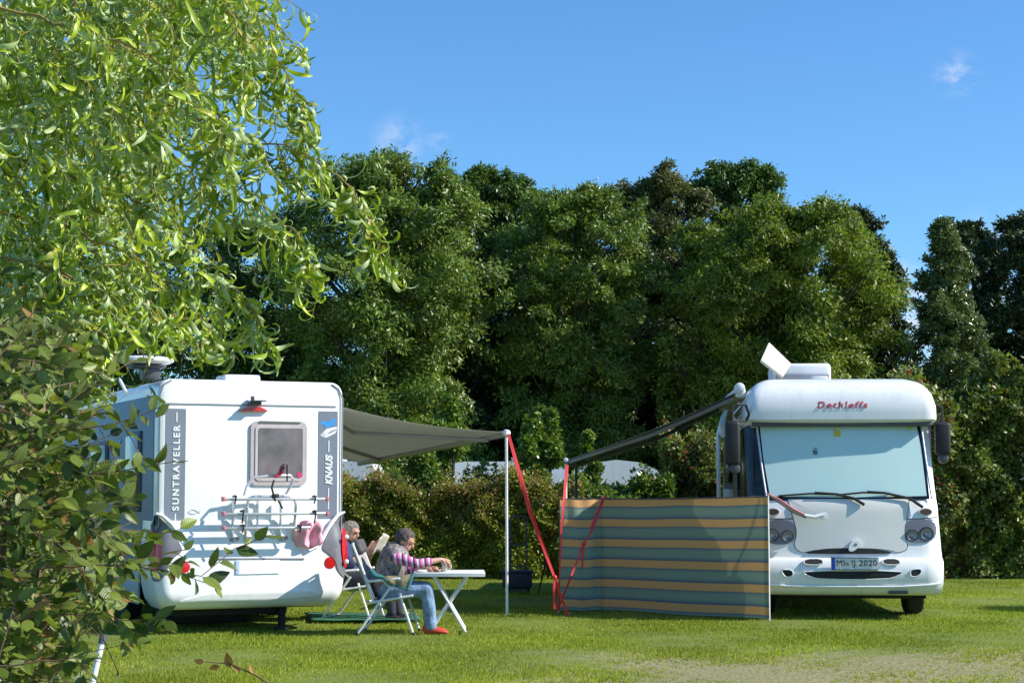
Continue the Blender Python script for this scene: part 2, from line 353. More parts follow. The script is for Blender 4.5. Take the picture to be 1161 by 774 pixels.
    tint = np.clip(RNG.random(n_) * .66 + .04 + big + dry * .5, 0, 1)
    gm = leafmat('grass_blade', (.14, .20, .014), (.36, .38, .04), rough=.55, transl=.35, spec=.3, nvar=.22, c3=(.40, .33, .14), c3p=.90)
    o = scatter('grass', T, np.stack([x, y, np.full(n_, -.018)], -1), frames(ax, nr), np.stack([h, np.full(n_, .011), h], -1), gm, tint=tint)
    tag(o, kind='stuff', label='short mown grass with dry tufts', cat='grass')
ground()

# ------------------------------------------------------------ left motorhome (white, seen from behind)
TH = 24; P0 = (-3.676, 17.9, 0); K = Frame(P0, TH); W1, L1 = 2.012, 6.3
def left_motorhome():
    t = empty('motorhome', P0, TH, 'white motorhome with grey lettered strips, rear window and bicycle rack, awning out to its right', 'motorhome', 'the two white motorhomes')
    zt = 2.645
    b = MB()
    rings = [rring(0, W1, y, 0, .01, 0) for y in ()]
    # body: rounded section extruded along Y, rear edge softened
    def sec(y, ins): return [(p[0], y, p[1]) for p in rring(ins, W1 - ins, .55 + ins, zt - ins, .05, 0, 6, rb=.13)]
    b.loft([sec(.05, .05), sec(.02, .02), sec(0.006, .006), sec(0, .0), sec(L1 - 1.3, 0), sec(L1, .12)][0:0] or [sec(0, .045), sec(.012, .018), sec(.04, 0), sec(L1 - 1.2, 0), sec(L1, .1)])
    b.build('body', WHITE, t, ang=30)
    # side face in its own darker sheet: skirt and floor line
    MB().box((-.006, 3.5, .44), (.03, 5.4, .36), bev=.01).build('side_skirt', bpy.data.materials['shaded_side_blue'] if 'shaded_side_blue' in bpy.data.materials else SKIRT, t)
    MB().box((W1 + .006, 3.5, .44), (.03, 5.4, .36), bev=.01).build('side_skirt', bpy.data.materials['shaded_side_blue'] if 'shaded_side_blue' in bpy.data.materials else SKIRT, t)
    # cab at the far end
    b = MB(); b.loft([[(x, y, z) for (y, z) in ((6.2, .5), (8.0, .5), (8.1, 1.2), (7.3, 1.35), (6.7, 2.1), (6.2, 2.2))] for x in (.1, W1 - .1)]); b.build('cab', WHITE, t)
    # lower rear moulding, bulging
    def off(z):
        return float(np.interp(z, [.25, .28, .34, .41, .48, .68, .95, 1.10, 1.24], [.0, .05, .115, .13, .115, .10, .07, .03, .008]))
    def sidew(z): return float(np.interp(z, [.25, .35, .55, .9, 1.2], [-.09, -.015, .028, .022, .006]))
    zs = [.25, .28, .34, .40, .44, .50, .60, .74, .88, .98, 1.08, 1.17]
    b = MB(); rg = []
    for z in zs:
        e = sidew(z); o_ = off(z); rg.append(rring(-e, W1 + e, -o_, .65, .14, z, 6, rb=.01))
    b.loft(rg); b.build('rear_moulding', WHITE, t, ang=40)
    lower = lambda x, z: -off(z) + .10 * max(0, (abs(x - W1 / 2) - (W1 / 2 - .14)) / .14) ** 2
    flat = lambda x, z: 0.0
    # lip: long lens shaped crease above the lower edge
    o1 = smoothpoly([K(192, 684, .1), K(240, 671, .1), K(290, 668, .1), K(340, 668, .1), K(372, 674, .1), K(330, 677, .1), K(240, 683, .1)])
    MB().patch(o1, lambda x, z: -off(z), .016, .03).build('moulding_lip', WHITE, t)
    # grey vertical strips
    o = rr2(K(188, 463)[0], K(211, 463)[0], K(200, 604)[1], K(200, 463)[1], .012)
    s = MB().patch(o, flat, .003, .006).build('side_strip', GREY, t)
    x = (K(199.5, 530)[0]); zc = K(200, 533)[1]
    lettering('SUNTRAVELLER', .118, WHITE2, s, face_mat(x, -.0065, (K(200, 481.5)[1] + K(200, 578.5)[1]) / 2, 90), bold=.004, space=1.35, fit=(K(200, 481.5)[1] - K(200, 578.5)[1], .072))
    for (a, c) in ((467, 478), (582, 594)):
        MB().box((x, -.005, (K(199, a)[1] + K(199, c)[1]) / 2), (.012, .003, K(199, a)[1] - K(199, c)[1])).build('lettering_bar', WHITE2, s)
    o = rr2(K(361, 466)[0], K(383, 466)[0], K(372, 598)[1], K(372, 466)[1], .012)
    s = MB().patch(o, flat, .003, .006).build('side_strip', GREY, t)
    x = K(372.5, 530)[0]; lettering('KNAUS', .125, WHITE2, s, face_mat(x, -.0065, K(372, 532)[1], 90), bold=.006, shear=.25, space=1.05, fit=(K(372, 515.5)[1] - K(372, 549.5)[1], .085))
    for (a, c) in ((499, 512), (553, 577)):
        MB().box((x, -.005, (K(372, a)[1] + K(372, c)[1]) / 2), (.012, .003, K(372, a)[1] - K(372, c)[1])).build('lettering_bar', WHITE2, s)
    # emblem: blue and white swallow shapes
    bl = [(362, 481), (366, 476), (371, 479), (377, 474), (382, 477), (378, 480), (382, 484), (375, 482), (369, 486), (368, 481)]
    MB().patch([K(*p) for p in bl], flat, .0055, .004).build('emblem', BLUEF, s)
    for q in ([(362, 494), (370, 486), (382, 483), (382, 486), (374, 489), (368, 495), (366, 491)], [(362, 493), (370, 493), (382, 487), (380, 491), (372, 495), (369, 496), (367, 495)]):
        MB().patch([K(*p) for p in q], flat, .0045, .003).build('emblem', WHITE2, s)
    # horizontal trim line + roof edge
    MB().box((W1 / 2, -.004, K(290, 459)[1]), (W1 - .16, .012, .012)).build('trim_line', LGREY, t)
    MB().tube([(W1 - .015, -.008, .95), (W1 - .012, -.008, zt - .17), (W1 - .05, -.005, zt - .07), (W1 - .13, .0, zt - .02)], .009).build('corner_trim', LGREY, t)
    MB().tube([(.015, -.008, 1.1), (.012, -.008, zt - .17), (.05, -.005, zt - .06), (.13, .0, zt - .015)], .008).build('corner_trim', LGREY, t)
    # brake light and camera
    c0, c1 = K(270, 466), K(303, 466)
    o = [K(270, 466), K(274, 463.5), K(280, 461), K(293, 461), K(299, 463.5), K(303, 466)]
    MB().patch(o, flat, .045, .05).build('brake_light', RED, t)
    cc = K(287, 457); mb = MB(); mb.box((cc[0], -.06, cc[1]), (.13, .10, .05), bev=.012); mb.box((cc[0] + .03, -.09, cc[1] + .022), (.15, .12, .012)); mb.box((cc[0] - .02, -.05, cc[1] + .05), (.035, .05, .05), bev=.01)
    mb.build('reversing_camera', DGREY, t)
    # rear window
    a, c = K(284, 477), K(347, 550)
    MB().patch(rr2(a[0], c[0], c[1], a[1], .07, 6), flat, .022, .03).build('window_frame', PINKG, t)
    wf = None
    i0, i1 = K(289, 482), K(342, 545)
    wfo = [o for o in t.children if o.name.startswith('window_frame')][0]
    MB().patch(rr2(i0[0], i1[0], i1[1], i0[1], .05, 6), flat, .030, .012).build('inner_frame', mat('inner_window_frame', (.56, .49, .47), .4), wfo)
    i0, i1 = K(292.5, 485), K(343, 541)
    MB().patch(rr2(i0[0], i1[0] - .01, i1[1], i0[1], .02, 5), flat, .034, .008).build('pane', GLASSC, wfo)
    q = K(338.5, 538); MB().patch(circ(q[0], q[1], .032), flat, .037, .004).build('sticker', mat('pink_sticker', (.6, .05, .16), .5), wfo)
    MB().box(((a[0] + c[0]) / 2 + .02, -.03, a[1] + .004), (.46, .03, .022), bev=.006).build('hinge_rail', WHITE2, wfo)
    # light clusters: grey wings wrapping the corners, red lens in the right one
    def wing(pts, m, name, off_=.012, mirror=False, par=t, cc=None):
        if cc and mirror: cc = (W1 - cc[0], cc[1])
        P = [(W1 - p[0] if mirror else p[0], p[1]) for p in pts]
        def fn(x, z):
            e, r = sidew(z), (.14 if z < 1.15 else .05)
            d = (x - (W1 + e - r)) if x > W1 / 2 else (-e + r - x); d = max(0, min(d, r * .985))
            return -off(z) + r - math.sqrt(r * r - d * d) if z < 1.24 else r - math.sqrt(r * r - d * d)
        return MB().patch(smoothpoly(P, 2), fn, off_, .05, cx=cc).build(name, m, par)
    rp = [K(391, 581, .05), K(384, 588, .05), K(374, 600, .05), K(366, 615, .05), K(364, 622, .05), K(373, 628, .05), K(379, 636, .05), K(381, 646, .05), K(388, 654, .05), K(393, 654, .05), K(394, 630, .05), K(394, 605, .05), K(393.5, 585, .05)]
    wr = wing(rp, mat('wing_grey', (.17, .165, .18), .4), 'light_wing', cc=K(385, 622, .05))
    wing(rp, bpy.data.materials['wing_grey'], 'light_wing', mirror=True, cc=K(385, 622, .05))
    rl = [K(391, 597, .05), K(388, 606, .05), K(386.5, 620, .05), K(388, 635, .05), K(391, 643, .05), K(395, 643, .05), K(395.5, 620, .05), K(395, 600, .05)]
    wing(rl, RED, 'tail_light', .03); wing(rl, RED, 'tail_light', .03, True)
    for (pz) in (608, 636):
        q = K(391.5, pz, .05); MB().lathe((q[0], -.095, q[1]), [(.001, .02), (.022, .012), (.026, 0)], 'Y', 12).build('lamp_lens', WHITE2, wr)
    for px in (374, 209):
        q = K(px, 638.5 if px > 300 else 643, .1)
        rf = MB().lathe((q[0], -.075, q[1]), [(.001, .034), (.055, .030), (.073, .012), (.075, -.04)], 'Y', 24).build('round_reflector', RED, t)
    # white arches above the wings
    for mir in (False, True):
        pts = [(391, 580), (384, 583), (375, 592), (367, 604), (361, 618)]
        pp = []
        for p in pts:
            x, z = K(*p, .03); x = W1 - x if mir else x; pp.append((x, -.03 - (.03 if z < 1.2 else 0), z))
        MB().tube(pp, [.012, .02, .024, .022, .01], 8).build('arch_moulding', WHITE, t)
    # number plate with ledge
    a, c = K(267, 635, .1), K(317, 649.5, .1)
    pl = MB().patch(rr2(a[0], c[0], c[1], a[1], .01), lambda x, z: -off(z), .012, .014).build('number_plate', mat('plate_white', (.82, .82, .80), .35, noise=.02), t)
    MB().patch(rr2(a[0] + .004, a[0] + .04, c[1] + .004, a[1] - .004, .004), lambda x, z: -off(z), .0145, .004).build('plate_band', mat('plate_band_pale', (.45, .55, .85), .4), pl)
    a, c = K(247, 633, .1), K(345, 633, .1)
    MB().tube([(a[0], -off(a[1]) - .006, a[1]), (c[0], -off(c[1]) - .006, c[1])], .009).build('plate_ledge', LGREY, t)
    # D badge outline and fish emblem
    q = K(248, 656, .1); m = MB(); w_, h_ = .028, .05
    pts = [(q[0] + dx, -off(q[1] + dz) - .004, q[1] + dz) for dx, dz in ((-w_, -h_), (w_ * .2, -h_), (w_, -h_ * .5), (w_, h_ * .5), (w_ * .2, h_), (-w_, h_))]
    m.tube(pts, .003, 6, close=True).build('country_badge', LGREY, t)
    q = K(219, 580); m = MB(); n = 14
    for sg in (-1, 1): m.tube([(q[0] - .055 + .13 * k / n, -.004, q[1] + sg * .022 * math.sin(math.pi * 1.2 * k / n)) for k in range(n + 1)], .0025, 5)
    m.build('fish_emblem', LGREY, t)
    # blue square label
    a, c = K(284, 601), K(293, 611); MB().patch(rr2(a[0], c[0], c[1], a[1], .003), flat, .004, .004).build('blue_label', BLUEF, t)
    # roof: hatches, folded aerial
    MB().box((.97, .5, zt + .035), (.40, .42, .09), bev=.03).build('roof_hatch', WHITE2, t)
    MB().box((.75, 3.0, zt + .045), (.6, .6, .11), bev=.03).build('roof_hatch', WHITE2, t)
    MB().tube([(W1 - .3, .3, zt), (W1 - .3, 5.8, zt)], .015).build('roof_rail', WHITE2, t)
    ar = MB().box((.02, .55, zt + .09), (.17, .25, .16), bev=.02).box((-.02, .55, zt + .15), (.36, .32, .035), bev=.012).build('satellite_aerial', DGREY, t)
    m = MB(); m.lathe((-.03, .55, zt + .175), [(.02, 0), (.26, .012), (.30, .035), (.29, .065), (.2, .085), (.001, .092)], 'Z', 28)
    m.build('aerial_dish', WHITE2, ar)
    MB().tube([(-.12, 1.1, zt - .1), (-.12, 1.5, zt + .07), (-.12, 4.2, zt + .07), (-.12, 4.6, zt - .1)], .02).build('roof_rail', WHITE2, t)
    # left side: windows with frames, decal
    for (y0, y1, z0, z1) in ((.75, 1.5, 1.25, 2.12), (2.6, 3.6, 1.45, 2.05), (4.7, 5.5, 1.5, 2.05)):
        f = MB().box((-.014, (y0 + y1) / 2, (z0 + z1) / 2), (.05, y1 - y0, z1 - z0), bev=.018).build('side_window', DGREY, t)
        MB().box((-.042, (y0 + y1) / 2, (z0 + z1) / 2), (.012, y1 - y0 - .09, z1 - z0 - .09), bev=.004).build('pane', GLASSD, f)
    for k in range(3):
        MB().box((-.012, 1.95 + k * .1, 2.02 - k * .045), (.008, .16, .04), Euler((R(-25), 0, 0))).build('swoosh_decal', BLUEF, t)
    MB().box((-.002, 3.25, 1.55), (.012, 6.1, 1.86), bev=.004).build('side_shade_sheet', mat('shaded_side_blue', (.16, .21, .28), .45, noise=.08), t)  # sheet over the white side, its dark blue stands for the shade there
    MB().box((-.012, 3.0, 1.02), (.006, 5.6, .10)).build('side_stripe', GREY, t)
    # underbody, wheels, steadies
    MB().box((W1 / 2 - .1, 3.3, .40), (W1 - .5, 6.0, .3)).box((W1 * .42, .65, .26), (1.25, .9, .2), bev=.03).box((W1 / 2, .25, .32), (W1 - .35, .4, .16)).box((.72, .9, .16), (.95, .6, .22), bev=.06).build('underbody', UNDER, t)
    for x in (.16, W1 - .16):
        wh = MB().lathe((x - .1, 2.1, .335), [(.2, 0), (.31, .01), (.335, .04), (.335, .16), (.31, .19), (.2, .2)], 'X', 28).build('wheel', TYRE, t)
        MB().lathe((x - .11, 2.1, .335), [(.05, 0), (.19, .015), (.2, .05), (.2, .2), (.19, .225), (.05, .23)], 'X', 24).build('rim', ALU, wh)
        wh = MB().lathe((x - .1, 6.7, .335), [(.2, 0), (.31, .01), (.335, .04), (.335, .16), (.31, .19), (.2, .2)], 'X', 28).build('wheel', TYRE, t)
    for x in (W1 - .62,): MB().box((x, .16, .2), (.07, .07, .4), bev=.008).box((x, .16, .012), (.13, .13, .024)).build('steady_leg', UNDER, t)
    MB().tube([(1.4, .35, .26), (1.95, .35, .27)], .018).tube([(1.8, .2, .28), (2.1, .6, .28)], .014).build('tow_frame', ALU, t)
    # bicycle rack
    m = MB(); rk = empty('bicycle_rack', parent=t)
    def kp(px, py, y=-.12): q = K(px, py, -y if False else .0); return (q[0], y, q[1])
    YR = -.16
    up = [K(276, 612), K(276, 570), K(278, 564), K(284, 562.5), K(322, 562.5), K(328, 564.5), K(330.5, 571), K(330.5, 613)]
    m.tube([(q[0], YR + (.0 if i not in (0, 7) else .10), q[1]) for i, q in enumerate(up)], .016, 10).build('rack_frame', ALU, rk)
    m = MB(); lp = [K(269, 561), K(272, 551), K(280, 541), K(300, 539), K(322, 539), K(326, 543), K(323, 551), K(318, 560)]
    m.tube([(q[0], YR - .12 + .012 * i, q[1]) for i, q in enumerate(lp)], .015, 10).build('rack_hoop', ALU, rk)
    for i, (yy, xa, xb) in enumerate(((565.5, 246, 362), (582, 246, 362), (598, 246, 343))):
        a, c = K(xa, yy), K(xb, yy)
        d = YR - .10 - i * .01
        r_ = MB().box(((a[0] + c[0]) / 2 if i < 9 else 0, d, a[1] - .0), (c[0] - a[0], .055, .024), bev=.006).box(((a[0] + c[0]) / 2, d, a[1] - .010), (c[0] - a[0], .02, .012)).build('rail', ALU, rk)
        for e, s in ((a, 1), (c, -1)):
            if i == 2 and s == -1: continue
            MB().box((e[0], d, e[1] + .004), (.03, .075, .05), bev=.008).build('rail_end_cap', PINKC, r_)
        for px in (258 if i == 0 else 266, 347 if i < 2 else 330):
            q = K(px, yy); MB().tube([(q[0], d - .03, q[1] + .045), (q[0] + .01, d - .045, q[1] + .01), (q[0], d - .03, q[1] - .045 - .05 * (i == 1))], .0085, 6).box((q[0], d - .03, q[1] + .03), (.045, .03, .02)).build('wheel_strap', BLACK, r_)
    for px in (262, 290, 316):
        q0, q1 = K(px, 565), K(px, 612)
        MB().box((q0[0], -.07, (q0[1] + q1[1]) / 2), (.018, .03, q0[1] - q1[1])).build('bracket', ALU, rk)
    for px, py in ((263, 612), (318, 611)):
        q = K(px, py); MB().tube([(q[0] - .05, -.03, q[1]), (q[0], -.09, q[1] + .01), (q[0] + .05, -.05, q[1] + .02)], .022, 8).build('wall_clamp', LGREY, rk)
    q = K(307, 538); MB().box((q[0], YR - .13, q[1]), (.10, .06, .035), Euler((0, R(-30), 0)), bev=.008).box((q[0] + .03, YR - .14, q[1] + .05), (.05, .05, .09), Euler((0, R(20), 0)), bev=.01).build('bike_holder', REDL, rk)
    a, c, d = K(311, 526), K(309, 536), K(302, 544); MB().tube([(c[0], YR - .17, c[1]), (a[0], YR - .18, a[1]), (a[0] + .04, YR - .18, a[1] - .01), (a[0] + .045, YR - .17, a[1] - .18)], .009, 6).tube([(d[0], YR - .13, d[1]), (d[0] - .03, YR - .15, d[1] - .08), (d[0] + .02, YR - .12, d[1] - .22)], .011, 6).build('holder_arm', BLACK, rk)
    a, c = K(307, 562), K(314, 576); MB().box((a[0], YR - .02, a[1]), (.075, .05, .05), bev=.01).tube([(a[0], YR - .04, a[1]), (c[0], YR - .05, c[1])], .010, 6).build('holder_clamp', BLACK, rk)
    # awning: cassette, cloth, arms, front rail, legs
    aw = empty('awning', parent=t)
    za = 2.47; pf = Matrix.Rotation(R(-TH), 4, 'Z') @ (hitG(574, 697) - Vector(P0)); Y0, Y1 = pf.y - .02, 6.3; Xr = pf.x
    zr0 = hitD(574, 489, 20.2).z; zr1 = zr0 - .30
    MB().box((W1 + .05, (Y0 + Y1) / 2, 2.50), (.11, Y1 - Y0, .12), bev=.03).build('cassette', WHITE2, aw)
    def cl(u, v):
        y = Y0 + .02 + (Y1 - .1 - Y0) * v; y0 = Y0 + (Y1 - Y0) * v; zr = zr0 + (zr1 - zr0) * v
        yy = y * (1 - u) + y0 * u; return (W1 + .1 + (Xr - W1 - .1) * u, yy, za + (zr - za) * u - .07 * math.sin(math.pi * u) * (1 - .3 * math.sin(math.pi * v)))
    MB().grid(cl, 18, 24).build('cloth', AWN, aw, solid=.004)
    MB().tube([(Xr, Y0, zr0 - .015), (Xr, Y1, zr1 - .015)], .042, 12).build('front_rail', LGREY, aw)
    for (ya, yb, yc) in ((Y0 + .5, Y0 + 1.5, Y0 + .5), (5.2, 4.4, 5.3)):
        zk = (za + zr0) / 2 - .14
        MB().tube([(W1 + .1, ya, za - .06), (W1 + .95, yb, zk), (Xr - .03, yc, zr0 - .06 - .05 * (yc - Y0))], .026, 8).build('folding_arm', LGREY, aw)
    MB().tube([(Xr, Y0 + .02, zr0 + .0), (Xr + .01, Y0 + .02, 0)], .017, 10).build('support_leg', WTUBE, aw)
    MB().lathe((Xr, Y0 + .0, zr0 - .01), [(.001, .045), (.03, .04), (.04, .02), (.045, -.03)], 'Y', 16).build('rail_end_cap', WHITE2, aw)
    return t
mh1 = left_motorhome()
def on1(x, y, z):                        # a point given in the left motorhome's own axes
    return Matrix.Translation(P0) @ Matrix.Rotation(R(TH), 4, 'Z') @ Vector((x, y, z))
# pink cloth hung behind the rack rails
def pink_cloth():
    a, c = K(333, 589), K(360, 619); x0, x1, z0, z1 = a[0], c[0], c[1], a[1]
    def f(u, v):
        x = x0 + (x1 - x0) * u + .012 * math.sin(v * 7 + u * 3); z = z1 + (z0 - z1) * v + .02 * math.sin(u * 9) * v - .04 * (abs(u - .5) * 2) ** 3 * (1 - v) * 1.5
        y = -.12 + .035 * math.sin(u * 11 + v * 2) + .02 * math.sin(v * 9 + u * 4) - .03 * math.sin(math.pi * v); p = on1(x, y, z); return p
    o = MB().grid(f, 20, 18).build('cloth', PINK, solid=.01); tag(o, 'pink cloth hanging over the bicycle rack on the motorhome rear', 'cloth')
pink_cloth()

# ------------------------------------------------------------ right motorhome (integrated, seen from its front)
TH2 = -4; P2 = (2.74, 20.0, 0); Q = Frame(P2, TH2); W2, L2 = 2.23, 6.6
def fy(z): return float(np.interp(z, [.26, .30, .40, .50, .64, .68, .72, .80, 1.30, 1.36, 2.26], [.06, .02, -.03, -.04, -.03, .0, .03, .04, .12, .16, .42]))
def side_in(z): return float(np.interp(z, [.26, .35, .7, 1.3, 1.4, 2.3], [.07, .01, .005, .03, .04, .075]))
def front(x, z):
    hw = W2 / 2; q = min(1, abs(x - hw) / hw); return fy(z) + .05 * q * q + .09 * max(0, q - .88) ** 2 / .12 ** 2
def right_motorhome():
    t = empty('motorhome', P2, TH2, 'white integrated motorhome seen from its front, windscreen covered by a pale blue blind', 'motorhome', 'the two white motorhomes')
    def ring(z, ins=0, dy=0, yb=None):
        s = side_in(z) + ins; n = 22; pts = []
        for k in range(n + 1):
            a = -1 + 2 * k / n; a = math.copysign(abs(a) ** .8, a); x = W2 / 2 + a * (W2 / 2 - s); pts.append((x, front(s + (x - s) / (W2 - 2 * s) * W2 if W2 else x, z) + dy, z))
        yb = yb or L2
        pts += [(W2 - s, .6, z), (W2 - s, yb - .1, z), (W2 - s - .1, yb, z), (s + .1, yb, z), (s, yb - .1, z), (s, .6, z)]
        return pts
    zs = [.34, .45, .6, .7, .8, 1.0, 1.3, 1.36, 1.6, 1.9, 2.2, 2.3]
    b = MB(); b.loft([ring(z, .004) for z in zs] + [ring(2.34, .03, .05)]); b.build('body', WHITE, t, ang=40)
    # bumper
    b = MB(); lv = [(.27, .05, .02), (.29, .035, -.015), (.33, .02, -.035), (.42, .014, -.05), (.56, .010, -.05), (.66, .006, -.04), (.695, .008, -.02), (.705, .016, .01)]
    rg = []
    for z, ins, dy in lv:
        s = max(side_in(z), 0) * .4 + ins; n = 22; pts = []
        for k in range(n + 1):
            a = -1 + 2 * k / n; x = W2 / 2 + a * (W2 / 2 - s); pts.append((x, front(x, z) + dy, z))
        pts += [(W2 - s, .9, z), (s, .9, z)]; rg.append(pts)
    bump = b.loft(rg).build('bumper', WHITE, t, ang=40)
    bf = lambda x, z: front(x, z) - .052
    def q(px, py): return Q(px, py, 0)
    DARK = UNDER
    # slots, recessed look: white raised lips round dark openings
    def slot(pts, name, lip=.007):
        P = smoothpoly([q(*p) for p in pts], 1); cx, cz = sum(a[0] for a in P) / len(P), sum(a[1] for a in P) / len(P)
        o = MB().patch(P, bf, .004, .012).build(name, mat('opening_dark', (.012, .012, .012), .7) if 'opening_dark' not in bpy.data.materials else bpy.data.materials['opening_dark'], bump)
        MB().tube([(x, bf(x, z) - .004, z) for x, z in P], lip, 6, close=True).build('slot_lip', WHITE, o)
    slot([(909, 646), (1022, 646), (1018, 652), (1004, 656), (930, 656), (914, 652)], 'air_intake')
    slot([(912, 633), (932, 633), (932, 639.5), (910, 639.5)], 'air_intake'); slot([(1000, 633), (1018, 633), (1020, 639.5), (1000, 639.5)], 'air_intake')
    slot([(885, 645), (897, 645), (899, 651), (893, 654), (888, 652)], 'fog_lamp', .007); slot([(1031, 645), (1043, 644), (1044, 648), (1039, 653), (1031, 653)], 'fog_lamp', .007)
    MB().tube([(x, bf(x, .40) - .004, .375 + .05 * ((x - W2 / 2) / (W2 / 2)) ** 4) for x in np.linspace(.06, W2 - .06, 24)], .014, 6).build('bumper_crease', WHITE, bump)
    a = q(1018, 667); MB().box((a[0], bf(a[0], .31) + .0, .31), (.22, .03, .035), bev=.008).build('vent', DGREY, bump)
    # plate
    a, c = q(941, 631.5), q(995, 645); bf0 = bf; ypl = bf((a[0] + c[0]) / 2, (a[1] + c[1]) / 2) - .004; bf = lambda x, z: ypl
    pl = MB().patch(rr2(a[0], c[0], c[1], a[1], .008), bf, .022, .022).build('number_plate', mat('plate_white_front', (.75, .75, .72), .4, noise=.02), t)
    MB().patch(rr2(a[0] + .004, a[0] + .045, c[1] + .004, a[1] - .004, .004), bf, .0245, .004).build('plate_band', mat('plate_blue', (.02, .07, .5), .4), pl)
    for (aa, cc) in ((a[0], a[1]), (a[0], c[1])): MB().tube([(aa, bf(aa, cc) - .024, cc), (c[0], bf(c[0], cc) - .024, cc)], .004, 6).build('plate_edge', BLACKG, pl)
    xm = (a[0] + c[0]) / 2 + .02; zm = (a[1] + c[1]) / 2
    lettering('MI  IJ 2020', .135, mat('plate_black', (.01, .01, .01), .5), pl, face_mat(xm, bf(xm, zm), zm), space=1.1, fit=(c[0] - a[0] - .085, .085), surf=lambda x, z: bf(x, z) - .021)
    for dz in (0,): MB().disc((a[0] + .182, bf(a[0], zm) - .024, zm + dz), .022, .004, 'Y', 14).build('plate_seal', LGREY, pl)
    bf = bf0
    # hood
    hp = [q(895, 567), q(895, 566), q(896, 565.5), q(1032, 565.5), q(1033, 566), q(1032.5, 570), q(1029, 590), q(1026, 608), q(1031, 622), q(1020, 626.5), q(1009, 623), q(985, 621), q(940, 621), q(922, 624), q(908, 626.5), q(900, 618), q(905, 606), q(901, 588)]
    hf = lambda x, z: front(x, z) - .003 - .012 * math.cos(min(1, abs(x - W2 / 2) / .7) * 1.5)
    seam = smoothpoly(hp, 2); MB().patch([((x - W2 / 2) * 1.012 + W2 / 2, 1.04 + (z - 1.04) * 1.016) for x, z in seam], hf, .001, .03).build('hood_gap', bpy.data.materials['opening_dark'], t)
    hood = MB().patch(seam, hf, .006, .03).build('hood', HOODM, t)
    g = [q(918, 624), q(940, 621.5), q(985, 621.5), q(1005, 624), q(1014, 627), q(990, 627.5), q(930, 627.5), q(912, 627)]
    MB().patch(smoothpoly(g, 1), hf, .011, .01).build('grille_gap', bpy.data.materials['opening_dark'], t)
    em = [q(961, 624), q(965, 613), q(970, 611.5), q(975, 613), q(976, 618), q(973, 620), q(967, 625)]
    e = MB().patch(smoothpoly(em, 2), hf, .05, .05).build('emblem', WHITE2, t)
    c_ = q(970, 617); MB().disc((c_[0], hf(*c_) - .052, c_[1]), .018, .006, 'Y', 12).build('emblem_ring', LGREY, e)
    # headlight panels
    PG = mat('lamp_panel_grey', (.17, .17, .20), .4)
    for sgn, P in ((0, [(868, 589), (899, 589), (904, 603), (899, 617), (868, 617)]), (1, [(1029, 589), (1064, 588), (1063.5, 614), (1030, 616), (1026.5, 603)])):
        pn = MB().patch(smoothpoly([q(*p) for p in P], 2), front, .012, .02).build('headlight', PG, t)
        for (px, py, r) in (((877, 606, .075), (894, 607, .068)) if not sgn else ((1036, 606.5, .068), (1052.5, 604.5, .078))):
            a = q(px, py); y = front(*a) - .012
            MB().lathe((a[0], y, a[1]), [(r * .80, -.01), (r * .8, .012), (r * .95, .02), (r, .008), (r, -.02)], 'Y', 24).build('lamp_ring', DGREY, pn)
            MB().lathe((a[0], y, a[1]), [(.001, .012), (r * .3, .016), (r * .34, .003), (r * .78, .006), (r * .8, -.02)], 'Y', 24).build('lamp_lens', LAMPG, pn)
    MB().tube([(x, front(x, z) - .004, z) for x, z in [q(1027, 588), q(1045, 588), q(1065, 586.5)]], .006).build('panel_seam', DGREY, t)
    MB().tube([(x, front(x, z) - .004, z) for x, z in [q(866, 588), q(880, 588), q(902, 588)]], .006).build('panel_seam', DGREY, t)
    for px in (1051.5, 877):
        a = q(px, 580.5); bz = MB().patch(circ(a[0], a[1], .085, .05, 20), front, .012, .02).build('turn_signal', WHITE, t)
        MB().patch(circ(a[0] + .005, a[1] + .004, .068, .036, 20), front, .022, .012).build('lens', ORANGE, bz)
    # windscreen: black surround, blind behind glass, side pillars
    ws = [q(862, 477), q(1049, 475), q(1053, 500), q(1057.5, 566), q(960, 568.5), q(871, 567), q(866, 520)]
    sf = smoothpoly(ws, 0)
    def dens(P, n=8): return [(a[0] + (b[0] - a[0]) * k / n, a[1] + (b[1] - a[1]) * k / n) for a, b in zip(P, P[1:] + P[:1]) for k in range(n)]
    MB().patch(dens(sf), front, .008, .02).build('windscreen_surround', BLACKG, t)
    wi = [q(864.5, 481), q(1046, 479.5), q(1050, 505), q(1054, 562), q(960, 564), q(874.5, 562.5), q(868, 520)]
    wsn = MB().patch(dens(wi), front, .013, .006, levels=(1, .85, .7, .55, .4, .2)).build('windscreen', BLIND, t)
    a = q(953.5, 490); MB().patch(rr2(a[0] - .04, a[0] + .04, a[1] - .04, a[1] + .03, .01), front, .016, .003).box((a[0], front(*a) - .016, a[1] + .055), (.04, .006, .03)).build('sticker', YEL, wsn)
    a = q(927.5, 512); MB().patch(rr2(a[0] - .026, a[0] + .026, a[1] - .026, a[1] + .026, .003), front, .016, .003).box((a[0] + .005, front(*a) - .014, a[1] + .045), (.035, .006, .012)).build('sticker', mat('grey_sticker', (.10, .16, .18), .5), wsn)
    a = q(1038, 483.5); MB().patch(circ(a[0], a[1], .035, .03), front, .016, .003).build('sticker', mat('green_sticker', (.5, .65, .25), .5), wsn)
    qw = [q(846.5, 483), q(860, 483), q(869, 562), q(849.5, 562)]
    MB().patch(dens(qw), front, .006, .02).build('quarter_window', mat('green_dark_glass', (.02, .03, .028), .12, noise=.6, nscale=8), t)
    # bright edge strips on the pillars
    for P in ([q(862, 490), q(866, 530), q(871, 567)], [q(1051, 476), q(1055, 520), q(1060, 566)]):
        MB().tube([(x, front(x, z) - .012, z) for x, z in P], .013).build('pillar_trim', ALU, t)
